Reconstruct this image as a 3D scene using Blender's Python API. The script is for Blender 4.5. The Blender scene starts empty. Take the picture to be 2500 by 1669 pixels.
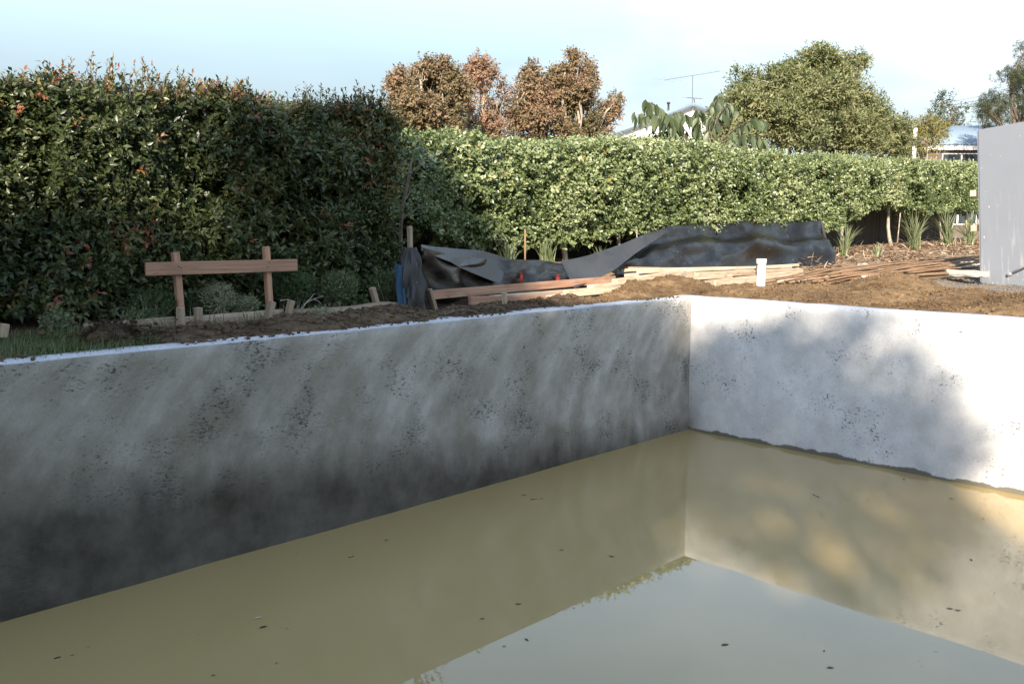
import bpy, bmesh, math, random
import numpy as np
from mathutils import Vector, Matrix

random.seed(7)
RNG = np.random.default_rng(11)
SC = bpy.context.scene
COL = SC.collection
R_ = math.radians

# ------------------------------------------------------------------ camera
# world: inner corner of the pool at the origin, z = 0 on top of the pool wall;
# long wall runs along -x (face y = 0), short wall along -y (face x = 0)
CAM = np.array([-8.411, -5.686, 0.80])
FOC = 2110.0 / 2500.0                       # focal length / image width
YAW = math.atan2(2191, 2128)
PITCH = math.atan(279.5 / 2110.0)
cam_d = bpy.data.cameras.new('camera')
cam_d.sensor_width = 36.0
cam_d.lens = 36.0 * FOC
cam_d.clip_start = 0.05
cam_d.clip_end = 3000
cam = bpy.data.objects.new('camera', cam_d)
COL.objects.link(cam)
cam.location = CAM
cam.rotation_euler = (math.pi / 2 - PITCH, 0, YAW - math.pi / 2)
SC.camera = cam

# ------------------------------------------------------------------ light
SUN_AZ, SUN_EL = R_(35), R_(28)             # direction the light travels (ccw from +x), elevation
SDX, SDY, STE = math.cos(SUN_AZ), math.sin(SUN_AZ), math.tan(SUN_EL)
world = bpy.data.worlds.new('World')
SC.world = world
world.use_nodes = True
wn, wl = world.node_tree.nodes, world.node_tree.links
wn.clear()
w_out = wn.new('ShaderNodeOutputWorld')
w_bg = wn.new('ShaderNodeBackground')
w_bg.inputs[1].default_value = 0.15
sky = wn.new('ShaderNodeTexSky')
sky.sky_type = 'NISHITA'
sky.sun_disc = False
sky.sun_elevation = SUN_EL
sky.sun_rotation = math.atan2(-SDX, -SDY)
sky.altitude = 20
sky.air_density = 1.05
sky.dust_density = 0.25
sky.ozone_density = 1.0
w_tc = wn.new('ShaderNodeTexCoord')
w_map = wn.new('ShaderNodeMapping')
w_map.inputs['Scale'].default_value = (1.0, 1.0, 2.6)
w_map.inputs['Location'].default_value = (0.35, 0.1, 0.0)
w_no = wn.new('ShaderNodeTexNoise')
w_no.inputs['Scale'].default_value = 1.5
w_no.inputs['Detail'].default_value = 5
w_no.inputs['Roughness'].default_value = 0.55
w_rp = wn.new('ShaderNodeValToRGB')
w_rp.color_ramp.elements[0].position = 0.40
w_rp.color_ramp.elements[0].color = (0.03, 0.03, 0.03, 1)
w_rp.color_ramp.elements[1].position = 0.72
w_rp.color_ramp.elements[1].color = (0.75, 0.75, 0.75, 1)
w_mx = wn.new('ShaderNodeMix')
w_mx.data_type = 'RGBA'
w_mx.inputs[7].default_value = (4.2, 5.0, 6.0, 1)
wl.new(w_tc.outputs['Generated'], w_map.inputs[0])
wl.new(w_map.outputs[0], w_no.inputs[0])
wl.new(w_no.outputs[0], w_rp.inputs[0])
w_sp = wn.new('ShaderNodeSeparateXYZ'); wl.new(w_tc.outputs['Generated'], w_sp.inputs[0])
w_el = wn.new('ShaderNodeMapRange'); w_el.interpolation_type = 'SMOOTHSTEP'
w_el.inputs[1].default_value = 0.10; w_el.inputs[2].default_value = 0.42; w_el.inputs[3].default_value = 0.7; w_el.inputs[4].default_value = 1.0
wl.new(w_sp.outputs[2], w_el.inputs[0])
w_mu = wn.new('ShaderNodeMath'); w_mu.operation = 'MULTIPLY'
wl.new(w_rp.outputs[0], w_mu.inputs[0]); wl.new(w_el.outputs[0], w_mu.inputs[1])
w_dt = wn.new('ShaderNodeVectorMath'); w_dt.operation = 'DOT_PRODUCT'             # the cloud bank lies over to the right
w_dt.inputs[1].default_value = (math.cos(YAW - 0.60), math.sin(YAW - 0.60), 0.0)
wl.new(w_tc.outputs['Generated'], w_dt.inputs[0])
w_az = wn.new('ShaderNodeMapRange'); w_az.interpolation_type = 'SMOOTHSTEP'
w_az.inputs[1].default_value = 0.62; w_az.inputs[2].default_value = 0.97; w_az.inputs[3].default_value = 0.12; w_az.inputs[4].default_value = 1.25
wl.new(w_dt.outputs['Value'], w_az.inputs[0])
w_m3 = wn.new('ShaderNodeMath'); w_m3.operation = 'MULTIPLY'; w_m3.use_clamp = True
wl.new(w_mu.outputs[0], w_m3.inputs[0]); wl.new(w_az.outputs[0], w_m3.inputs[1])
wl.new(w_m3.outputs[0], w_mx.inputs[0])
w_hz = wn.new('ShaderNodeMapRange'); w_hz.interpolation_type = 'SMOOTHSTEP'      # pale low haze, all round the horizon
w_hz.inputs[1].default_value = 0.12; w_hz.inputs[2].default_value = 0.40; w_hz.inputs[3].default_value = 0.90; w_hz.inputs[4].default_value = 0.0
wl.new(w_sp.outputs[2], w_hz.inputs[0])
w_m2 = wn.new('ShaderNodeMix'); w_m2.data_type = 'RGBA'
w_m2.inputs[7].default_value = (0.80, 1.22, 1.56, 1)
wl.new(w_hz.outputs[0], w_m2.inputs[0]); wl.new(sky.outputs[0], w_m2.inputs[6])
wl.new(w_m2.outputs[2], w_mx.inputs[6])
wl.new(w_mx.outputs[2], w_bg.inputs[0])
wl.new(w_bg.outputs[0], w_out.inputs[0])

sun_d = bpy.data.lights.new('sun', 'SUN')
sun_d.energy = 3.7
sun_d.angle = R_(0.6)
sun_d.color = (1.0, 0.955, 0.89)
sun = bpy.data.objects.new('sun', sun_d)
COL.objects.link(sun)
sun.rotation_euler = Vector((SDX * math.cos(SUN_EL), SDY * math.cos(SUN_EL), -math.sin(SUN_EL))).to_track_quat('-Z', 'Y').to_euler()
sun.location = (-20, -14, 20)

SC.view_settings.view_transform = 'Standard'
SC.view_settings.look = 'None'
SC.view_settings.gamma = 1.0
SC.view_settings.use_curve_mapping = False
SC.view_settings.exposure = 1.5
SC.view_settings.use_white_balance = True
SC.view_settings.white_balance_temperature = 7500
SC.view_settings.white_balance_tint = 13

# ------------------------------------------------------------------ helpers
_F = np.array([math.cos(YAW), math.sin(YAW), 0]); _R = np.array([math.sin(YAW), -math.cos(YAW), 0]); _U = np.array([0, 0, 1.0])
_FW = _F * math.cos(PITCH) - _U * math.sin(PITCH); _UP = _F * math.sin(PITCH) + _U * math.cos(PITCH)


def ray(x, y):
    return _FW + (x - 1250.0) / 2110.0 * _R - (y - 834.5) / 2110.0 * _UP


def at_y(x, y, Y):
    d = ray(x, y); return CAM + d * ((Y - CAM[1]) / d[1])


def at_x(x, y, X):
    d = ray(x, y); return CAM + d * ((X - CAM[0]) / d[0])


def at_z(x, y, Z):
    d = ray(x, y); return CAM + d * ((Z - CAM[2]) / d[2])


def tag(o, label=None, cat=None, group=None, kind=None):
    if label: o['label'] = label
    if cat: o['category'] = cat
    if group: o['group'] = group
    if kind: o['kind'] = kind
    return o


def link(o, parent=None):
    COL.objects.link(o)
    if parent is not None:
        o.parent = parent
    return o


def empty(name, loc=(0, 0, 0), rz=0.0):
    o = bpy.data.objects.new(name, None)
    o.empty_display_size = 0.1
    o.location = loc
    o.rotation_euler = (0, 0, rz)
    return link(o)


def mesh_np(name, V, Fc, mat=None, parent=None, smooth=False, attrs=None, mesh_only=False):
    """V (n,3); Fc (m,k) index array of equal-size faces, or a list of such arrays"""
    V = np.ascontiguousarray(V, dtype=np.float32)
    if not isinstance(Fc, list) or np.ndim(Fc[0]) == 1:
        Fc = [np.asarray(Fc)]
    Fc = [np.asarray(f, dtype=np.int32) for f in Fc if len(f)]
    me = bpy.data.meshes.new(name)
    me.vertices.add(len(V))
    me.vertices.foreach_set('co', V.ravel())
    idx = np.concatenate([f.ravel() for f in Fc])
    tot = np.concatenate([np.full(len(f), f.shape[1], dtype=np.int32) for f in Fc])
    st = np.concatenate([[0], np.cumsum(tot)[:-1]]).astype(np.int32)
    me.loops.add(len(idx))
    me.loops.foreach_set('vertex_index', idx)
    me.polygons.add(len(tot))
    me.polygons.foreach_set('loop_start', st)
    try:
        me.polygons.foreach_set('loop_total', tot)
    except Exception:
        pass
    if smooth:
        me.polygons.foreach_set('use_smooth', np.ones(len(tot), dtype=bool))
    if attrs:
        for k, a in attrs.items():
            at = me.attributes.new(k, 'FLOAT', 'POINT')
            at.data.foreach_set('value', np.ascontiguousarray(a, dtype=np.float32))
    me.update(calc_edges=True)
    me.validate()
    if mat is not None:
        me.materials.append(mat)
    if mesh_only:
        return me
    return link(bpy.data.objects.new(name, me), parent)


def obj_bm(name, bm, mat, parent=None, smooth=False):
    me = bpy.data.meshes.new(name)
    bm.normal_update()
    bm.to_mesh(me); bm.free()
    if smooth:
        for p in me.polygons: p.use_smooth = True
    me.materials.append(mat)
    return link(bpy.data.objects.new(name, me), parent)


def box_bm(bm, lo, hi, bevel=0.0):
    r = bmesh.ops.create_cube(bm, size=1.0)
    lo, hi = Vector(lo), Vector(hi)
    c, s = (lo + hi) / 2, hi - lo
    for v in r['verts']:
        v.co = Vector((v.co.x * s.x, v.co.y * s.y, v.co.z * s.z)) + c
    if bevel:
        es = list({e for v in r['verts'] for e in v.link_edges})
        bmesh.ops.bevel(bm, geom=es, offset=bevel, segments=1, affect='EDGES', profile=0.5)


def box(name, lo, hi, mat, parent=None, bevel=0.0):
    bm = bmesh.new(); box_bm(bm, lo, hi, bevel)
    return obj_bm(name, bm, mat, parent)


def norm(a):
    return a / np.maximum(np.linalg.norm(a, axis=-1, keepdims=True), 1e-9)


def rand_dir(n):
    return norm(RNG.normal(size=(n, 3)))


def _hash(ix, iy, iz):
    h = (ix.astype(np.int64) * 374761393 + iy.astype(np.int64) * 668265263 + iz.astype(np.int64) * 2147483647) & 0xffffffff
    h = ((h ^ (h >> 13)) * 1274126177) & 0xffffffff
    h = h ^ (h >> 16)
    return (h & 0xffff) / 65535.0


def vnoise(P, scale=1.0, seed=0):
    P = np.asarray(P, dtype=np.float64) * scale + seed * 17.31
    i = np.floor(P).astype(np.int64); f = P - i
    f = f * f * (3 - 2 * f)
    x, y, z = i[..., 0], i[..., 1], i[..., 2]
    fx, fy, fz = f[..., 0], f[..., 1], f[..., 2]
    def L(a, b, t): return a + (b - a) * t
    return L(L(L(_hash(x, y, z), _hash(x + 1, y, z), fx), L(_hash(x, y + 1, z), _hash(x + 1, y + 1, z), fx), fy),
             L(L(_hash(x, y, z + 1), _hash(x + 1, y, z + 1), fx), L(_hash(x, y + 1, z + 1), _hash(x + 1, y + 1, z + 1), fx), fy), fz)


def fbm(P, scale=1.0, seed=0, octaves=4):
    s, a, t = 0.0, 1.0, 0.0
    for k in range(octaves):
        s = s + a * vnoise(P, scale * 2 ** k, seed + k * 3); t += a; a *= 0.5
    return s / t


def sstep(a, b, x):
    t = np.clip((x - a) / (b - a), 0, 1); return t * t * (3 - 2 * t)


def leaf_arrays(P, A, N, L, W, fold=0.15, droop=0.12, simple=False):
    P, A = np.asarray(P), norm(A)
    S = norm(np.cross(A, N)); N = np.cross(S, A)
    L = np.broadcast_to(L, (len(P),))[:, None]; W = np.broadcast_to(W, (len(P),))[:, None]
    n = len(P)
    if simple:
        V = np.stack([P, P + A * L * .5 + S * W * .5 + N * W * fold, P + A * L - N * L * droop, P + A * L * .5 - S * W * .5 + N * W * fold], 1).reshape(-1, 3)
        b = np.arange(n)[:, None] * 4
        F = np.concatenate([b + np.array([[0, 1, 2]]), b + np.array([[0, 2, 3]])])
        return V, F, 4
    V = np.stack([P, P + A * L * .46 + S * W * .5 + N * W * fold, P + A * L - N * L * droop,
                  P + A * L * .46 - S * W * .5 + N * W * fold, P + A * L * .5], 1).reshape(-1, 3)
    b = np.arange(n)[:, None] * 5
    F = np.concatenate([b + np.array([[0, 1, 4]]), b + np.array([[1, 2, 4]]), b + np.array([[2, 3, 4]]), b + np.array([[3, 0, 4]])])
    return V, F, 5


def leaves(name, P, A, N, L, W, hue, mat, parent=None, **kw):
    V, F, k = leaf_arrays(P, A, N, L, W, **kw)
    return mesh_np(name, V, F, mat, parent, attrs={'hue': np.repeat(hue, k)})


def sprig_leaves(C, D, n, S, L, W, hue, out=0.85, up=0.5, jit=0.35, droop=0.15):
    """n leaves along each short shoot at C with direction D; returns leaf arrays"""
    m = len(C); D = norm(D)
    ref = np.where(np.abs(D[:, 2:3]) > 0.9, np.array([[1.0, 0, 0]]), np.array([[0, 0, 1.0]]))
    E1 = norm(np.cross(D, ref)); E2 = np.cross(D, E1)
    Ps, As, Ns, Ls, Ws, Hs = [], [], [], [], [], []
    ph0 = RNG.uniform(0, 6.28, m)
    S = np.broadcast_to(S, (m,))
    for k in range(n):
        fr = (k + 0.5) / n
        ph = ph0 + (k // 2) * 1.57 + (k % 2) * 3.14 + RNG.normal(0, .3, m)
        r = E1 * np.cos(ph)[:, None] + E2 * np.sin(ph)[:, None]
        a = norm(r * out + D * (up + .6 * fr) + RNG.normal(0, jit, (m, 3)) + np.array([0, 0, -droop]))
        nn = norm(D * .9 - r * .4 + np.array([0, 0, .35]) + RNG.normal(0, .3, (m, 3)))
        sz = RNG.uniform(.55, 1.25, m) * (1.05 - .35 * fr)
        Ps.append(C + D * (S * fr)[:, None]); As.append(a); Ns.append(nn)
        Ls.append(L * sz); Ws.append(W * sz); Hs.append(np.clip(hue + RNG.normal(0, .06, m), 0, 1))
    return [np.concatenate(q) for q in (Ps, As, Ns, Ls, Ws, Hs)]


def cat_leaves(lst):
    return [np.concatenate([q[i] for q in lst]) for i in range(6)]


def tube(pts, radii, seg=6):
    """tapered tube along pts; returns V, F(quads)"""
    pts = np.asarray(pts, dtype=float); radii = np.broadcast_to(radii, (len(pts),))
    T = norm(np.gradient(pts, axis=0))
    ref = np.array([0, 0, 1.0]) if abs(T[0][2]) < .9 else np.array([1.0, 0, 0])
    E1 = norm(np.cross(T, ref)); E2 = np.cross(T, E1)
    a = np.arange(seg) / seg * 2 * np.pi
    V = (pts[:, None, :] + radii[:, None, None] * (np.cos(a)[None, :, None] * E1[:, None, :] + np.sin(a)[None, :, None] * E2[:, None, :])).reshape(-1, 3)
    n = len(pts); F = []
    i = np.arange(n - 1)[:, None] * seg; j = np.arange(seg)[None, :]; j2 = (j + 1) % seg
    F = np.stack([i + j, i + j2, i + seg + j2, i + seg + j], -1).reshape(-1, 4)
    return V, F


def merge(parts):
    Vs, Fs, o = [], [], 0
    for V, F in parts:
        Vs.append(V); Fs.append(np.asarray(F) + o); o += len(V)
    ks = {}
    for f in Fs: ks.setdefault(f.shape[1], []).append(f)
    return np.concatenate(Vs), [np.concatenate(v) for v in ks.values()]


def bend(p0, p1, k=6, wob=0.05, sag=0.0):
    p0, p1 = np.asarray(p0, float), np.asarray(p1, float)
    t = np.linspace(0, 1, k)[:, None]
    L = np.linalg.norm(p1 - p0)
    w = np.sin(np.pi * t) * RNG.normal(0, wob, (1, 3)) * L + np.sin(2 * np.pi * t) * RNG.normal(0, wob * .5, (1, 3)) * L
    return p0 + (p1 - p0) * t + w + np.array([0, 0, -1.0]) * sag * np.sin(np.pi * t)


def cyl_caps(pts, radii, seg=12):
    V, F = tube(pts, radii, seg)
    n = len(V)
    V = np.concatenate([V, [pts[0]], [pts[-1]]])
    j = np.arange(seg); j2 = (j + 1) % seg
    T = np.concatenate([np.stack([np.full(seg, n), j2, j], 1), np.stack([np.full(seg, n + 1), n - seg + j, n - seg + j2], 1)])
    return V, [F, T]


# ------------------------------------------------------------------ materials
def new_mat(name):
    m = bpy.data.materials.new(name); m.use_nodes = True
    nt = m.node_tree; nt.nodes.clear()
    out = nt.nodes.new('ShaderNodeOutputMaterial')
    bs = nt.nodes.new('ShaderNodeBsdfPrincipled')
    nt.links.new(bs.outputs[0], out.inputs[0])
    return m, nt.nodes, nt.links, bs, out


def nd(nodes, t, **kw):
    n = nodes.new(t)
    for k, v in kw.items():
        if k.startswith('i_'):
            key = k[2:]
            n.inputs[int(key) if key.isdigit() else key].default_value = v
        else:
            setattr(n, k, v)
    return n


def ramp(nodes, stops, interp='LINEAR'):
    r = nodes.new('ShaderNodeValToRGB'); cr = r.color_ramp; cr.interpolation = interp
    while len(cr.elements) < len(stops): cr.elements.new(0.5)
    for e, (p, c) in zip(cr.elements, stops):
        e.position = p; e.color = (*c, 1) if len(c) == 3 else c
    return r


def mixc(nodes, links, fac, a, b, blend='MIX'):
    m = nodes.new('ShaderNodeMix'); m.data_type = 'RGBA'; m.blend_type = blend
    for s, v in ((0, fac), (6, a), (7, b)):
        if isinstance(v, (int, float)): m.inputs[s].default_value = v
        elif isinstance(v, tuple): m.inputs[s].default_value = (*v, 1) if len(v) == 3 else v
        else: links.new(v, m.inputs[s])
    return m.outputs[2]


def mth(nodes, links, op, a, b=None, clamp=False):
    m = nodes.new('ShaderNodeMath'); m.operation = op; m.use_clamp = clamp
    for s, v in ((0, a), (1, b)):
        if v is None: continue
        if isinstance(v, (int, float)): m.inputs[s].default_value = v
        else: links.new(v, m.inputs[s])
    return m.outputs[0]


def noise(nodes, links, vec, scale, detail=4, rough=0.55, mscale=None, loc=None):
    if mscale is not None or loc is not None:
        mp = nodes.new('ShaderNodeMapping')
        if mscale is not None: mp.inputs['Scale'].default_value = mscale
        if loc is not None: mp.inputs['Location'].default_value = loc
        links.new(vec, mp.inputs[0]); vec = mp.outputs[0]
    n = nodes.new('ShaderNodeTexNoise')
    n.inputs['Scale'].default_value = scale; n.inputs['Detail'].default_value = detail; n.inputs['Roughness'].default_value = rough
    links.new(vec, n.inputs[0])
    return n.outputs[0]


def bump(nodes, links, bs, h, strength=0.3, dist=0.01):
    b = nodes.new('ShaderNodeBump'); b.inputs['Strength'].default_value = strength; b.inputs['Distance'].default_value = dist
    links.new(h, b.inputs['Height']); links.new(b.outputs[0], bs.inputs['Normal'])


def foliage_mat(name, stops, rough=0.35, spec=0.5, trans=0.25, tcol=(0.25, 0.35, 0.06)):
    m, n, l, bs, out = new_mat(name)
    at = nd(n, 'ShaderNodeAttribute', attribute_name='hue')
    r = ramp(n, stops); l.new(at.outputs['Fac'], r.inputs[0])
    l.new(r.outputs[0], bs.inputs['Base Color'])
    bs.inputs['Roughness'].default_value = rough
    bs.inputs['Specular IOR Level'].default_value = spec
    tr = n.new('ShaderNodeBsdfTranslucent')
    tc = mixc(n, l, 0.5, r.outputs[0], tcol)
    l.new(tc, tr.inputs[0])
    mx = n.new('ShaderNodeMixShader'); mx.inputs[0].default_value = trans
    l.new(bs.outputs[0], mx.inputs[1]); l.new(tr.outputs[0], mx.inputs[2]); l.new(mx.outputs[0], out.inputs[0])
    return m


def plain_mat(name, col, rough=0.6, spec=0.3, metal=0.0, var=0.25, scale=8.0, bmp=0.0, bscale=60.0):
    m, n, l, bs, out = new_mat(name)
    tc = nd(n, 'ShaderNodeTexCoord')
    f = noise(n, l, tc.outputs['Object'], scale, 5)
    c = mixc(n, l, f, tuple(x * (1 - var) for x in col), tuple(min(1, x * (1 + var)) for x in col))
    l.new(c, bs.inputs['Base Color'])
    bs.inputs['Roughness'].default_value = rough; bs.inputs['Specular IOR Level'].default_value = spec; bs.inputs['Metallic'].default_value = metal
    if bmp:
        bump(n, l, bs, noise(n, l, tc.outputs['Object'], bscale, 4), bmp, 0.01)
    return m


def concrete_mat(name, axis):
    """axis 0: wall running along x, axis 1: wall running along y (object space = world space)"""
    m, n, l, bs, out = new_mat(name)
    tc = nd(n, 'ShaderNodeTexCoord'); P = tc.outputs['Object']
    sp = n.new('ShaderNodeSeparateXYZ'); l.new(P, sp.inputs[0])
    along, z = sp.outputs[axis], sp.outputs[2]
    # trowel swirls: arcs leaning with height
    zz = mth(n, l, 'MAXIMUM', mth(n, l, 'ADD', z, 1.15), 0.0)
    sh = mth(n, l, 'SUBTRACT', along, mth(n, l, 'MULTIPLY', mth(n, l, 'MULTIPLY', zz, zz), 0.50))
    cb = n.new('ShaderNodeCombineXYZ'); l.new(sh, cb.inputs[0]); l.new(mth(n, l, 'MULTIPLY', z, 0.45), cb.inputs[1])
    swirl = noise(n, l, cb.outputs[0], 2.7, 5, 0.62)
    broad = noise(n, l, P, 1.6, 4)
    mid = noise(n, l, P, 7, 5)
    c1, c2 = (0.44, 0.426, 0.395), (0.66, 0.648, 0.62)
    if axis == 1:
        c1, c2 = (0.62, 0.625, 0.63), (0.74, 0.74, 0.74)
    rs = ramp(n, [(0.38, (0, 0, 0)), (0.64, (1, 1, 1))]); l.new(mth(n, l, 'ADD', mth(n, l, 'MULTIPLY', swirl, 0.68), mth(n, l, 'MULTIPLY', noise(n, l, P, 3.1, 5, 0.6, loc=(8, 3, 5)), 0.32)), rs.inputs[0])
    col = mixc(n, l, rs.outputs[0], c1, c2)
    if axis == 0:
        # grime plus painted light falloff, heavier away from corner and lower, wiped in arcs
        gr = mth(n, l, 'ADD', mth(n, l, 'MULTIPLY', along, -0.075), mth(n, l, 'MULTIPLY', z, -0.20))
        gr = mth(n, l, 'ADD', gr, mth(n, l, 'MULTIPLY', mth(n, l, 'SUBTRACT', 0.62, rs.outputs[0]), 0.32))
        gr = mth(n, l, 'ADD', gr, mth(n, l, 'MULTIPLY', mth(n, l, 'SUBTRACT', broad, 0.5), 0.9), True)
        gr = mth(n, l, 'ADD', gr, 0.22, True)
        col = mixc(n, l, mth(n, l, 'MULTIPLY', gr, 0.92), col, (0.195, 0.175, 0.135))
    rb = ramp(n, [(0.3, (0.80, 0.80, 0.79)), (0.7, (1.06, 1.06, 1.06))]); l.new(broad, rb.inputs[0])
    col = mixc(n, l, 0.8, col, rb.outputs[0], 'MULTIPLY')
    rm = ramp(n, [(0.3, (0.86, 0.85, 0.82)), (0.7, (1.06, 1.06, 1.06))]); l.new(mid, rm.inputs[0])
    col = mixc(n, l, 0.8, col, rm.outputs[0], 'MULTIPLY')
    fine = noise(n, l, P, 55, 4, 0.7); rf = ramp(n, [(0.3, (0.86, 0.86, 0.85)), (0.7, (1.08, 1.08, 1.08))]); l.new(fine, rf.inputs[0])
    col = mixc(n, l, 0.9, col, rf.outputs[0], 'MULTIPLY')
    # pits and scratches in patches
    sc = (24, 24, 62) if axis == 0 else (30, 30, 42)
    pit = noise(n, l, P, 1.0, 6, 0.74, mscale=sc)
    pit2 = noise(n, l, P, 1.0, 2, 0.5, mscale=(80, 80, 95))
    rpt = ramp(n, [(0.42, (0, 0, 0)), (0.66, (1, 1, 1))]); l.new(noise(n, l, P, 2.2, 5, 0.62, loc=(3.1, 7.7, 1.2)), rpt.inputs[0])
    patch = rpt.outputs[0]
    thr = mth(n, l, 'SUBTRACT', 0.650 if axis == 0 else 0.688, mth(n, l, 'MULTIPLY', patch, 0.15))
    pm = mth(n, l, 'MULTIPLY', mth(n, l, 'SUBTRACT', pit, thr), 22, True)
    pm2 = mth(n, l, 'MULTIPLY', mth(n, l, 'SUBTRACT', pit2, mth(n, l, 'ADD', thr, 0.06)), 14, True)
    pits = mth(n, l, 'MAXIMUM', pm, mth(n, l, 'MULTIPLY', pm2, 0.7), True)
    col = mixc(n, l, mth(n, l, 'MULTIPLY', pits, 0.85), col, (0.045, 0.047, 0.04))
    # damp, dirty band above the water
    edge = noise(n, l, cb.outputs[0], 5.0, 5, 0.6)
    hz = mth(n, l, 'ADD', z, 1.553)
    if axis == 0:
        hh = mth(n, l, 'ADD', mth(n, l, 'MULTIPLY', along, -0.105), 0.0)
        d = mth(n, l, 'SUBTRACT', mth(n, l, 'ADD', hh, mth(n, l, 'MULTIPLY', mth(n, l, 'SUBTRACT', edge, 0.5), 0.42)), hz)
        dm = mth(n, l, 'MULTIPLY', mth(n, l, 'ADD', mth(n, l, 'MULTIPLY', d, 2.6), 0.45), 1.0, True)
        drip = noise(n, l, P, 1.0, 4, 0.6, mscale=(4.5, 4.5, 1.6)); blot = noise(n, l, P, 2.6, 5, 0.65, loc=(1, 4, 9))
        rw = ramp(n, [(0.40, (0, 0, 0)), (0.66, (1, 1, 1))]); l.new(mth(n, l, 'ADD', mth(n, l, 'MULTIPLY', drip, 0.3), mth(n, l, 'MULTIPLY', blot, 0.7)), rw.inputs[0])
        wet = mixc(n, l, rw.outputs[0], (0.030, 0.027, 0.020), (0.118, 0.110, 0.088))
        col = mixc(n, l, mth(n, l, 'MULTIPLY', dm, 0.90), col, wet)
    else:
        e2 = noise(n, l, P, 3.0, 5, 0.6, mscale=(1, 1, 0.2))
        d = mth(n, l, 'SUBTRACT', mth(n, l, 'ADD', 0.034, mth(n, l, 'MULTIPLY', mth(n, l, 'SUBTRACT', e2, 0.42), 0.15)), hz)
        dm = mth(n, l, 'MULTIPLY', mth(n, l, 'MULTIPLY', d, 70.0), 1.0, True)
        col = mixc(n, l, mth(n, l, 'MULTIPLY', dm, 0.92), col, (0.115, 0.108, 0.07))
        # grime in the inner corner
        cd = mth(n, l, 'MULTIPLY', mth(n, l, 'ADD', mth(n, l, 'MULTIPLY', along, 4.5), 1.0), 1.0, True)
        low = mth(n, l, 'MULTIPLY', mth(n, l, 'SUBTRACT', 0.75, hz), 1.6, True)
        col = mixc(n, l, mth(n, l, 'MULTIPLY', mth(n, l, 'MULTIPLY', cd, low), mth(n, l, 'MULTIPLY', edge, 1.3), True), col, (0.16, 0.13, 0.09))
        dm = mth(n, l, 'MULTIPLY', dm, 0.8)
    l.new(col, bs.inputs['Base Color'])
    ro = mth(n, l, 'SUBTRACT', 0.85, mth(n, l, 'MULTIPLY', dm, 0.35))
    l.new(ro, bs.inputs['Roughness'])
    bs.inputs['Specular IOR Level'].default_value = 0.3
    hb = mth(n, l, 'SUBTRACT', mth(n, l, 'MULTIPLY', swirl, 0.8), mth(n, l, 'MULTIPLY', pits, 0.5))
    hb = mth(n, l, 'ADD', hb, mth(n, l, 'MULTIPLY', noise(n, l, P, 90, 3), 0.25))
    bump(n, l, bs, hb, 0.5, 0.012)
    return m


def rim_mat():
    m, n, l, bs, out = new_mat('chalky_rim')
    tc = nd(n, 'ShaderNodeTexCoord'); P = tc.outputs['Object']
    a = noise(n, l, P, 5, 6, 0.6); b = noise(n, l, P, 40, 4, 0.6)
    c = mixc(n, l, a, (0.46, 0.475, 0.49), (0.72, 0.73, 0.735))
    r = ramp(n, [(0.55, (0, 0, 0)), (0.66, (1, 1, 1))]); l.new(b, r.inputs[0])
    c = mixc(n, l, mth(n, l, 'MULTIPLY', r.outputs[0], 0.75), c, (0.16, 0.12, 0.08))
    l.new(c, bs.inputs['Base Color']); bs.inputs['Roughness'].default_value = 0.9
    bump(n, l, bs, b, 0.5, 0.01)
    return m


def soil_mat(name, dark, light, rough=0.95, scale=9.0):
    m, n, l, bs, out = new_mat(name)
    tc = nd(n, 'ShaderNodeTexCoord'); P = tc.outputs['Object']
    a = noise(n, l, P, scale, 8, 0.7); b = noise(n, l, P, 1.3, 4); g = noise(n, l, P, 130, 3, 0.6)
    r = ramp(n, [(0.32, dark), (0.66, light)]); l.new(a, r.inputs[0])
    rb = ramp(n, [(0.35, (0.62, 0.60, 0.58)), (0.65, (1.12, 1.12, 1.1))]); l.new(b, rb.inputs[0])
    c = mixc(n, l, 1.0, r.outputs[0], rb.outputs[0], 'MULTIPLY')
    rg = ramp(n, [(0.3, (0.75, 0.75, 0.75)), (0.7, (1.15, 1.15, 1.15))]); l.new(g, rg.inputs[0])
    c = mixc(n, l, 0.7, c, rg.outputs[0], 'MULTIPLY')
    l.new(c, bs.inputs['Base Color']); bs.inputs['Roughness'].default_value = rough; bs.inputs['Specular IOR Level'].default_value = 0.15
    h = mth(n, l, 'ADD', a, mth(n, l, 'MULTIPLY', g, 0.35))
    bump(n, l, bs, h, 0.8, 0.02)
    return m


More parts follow.
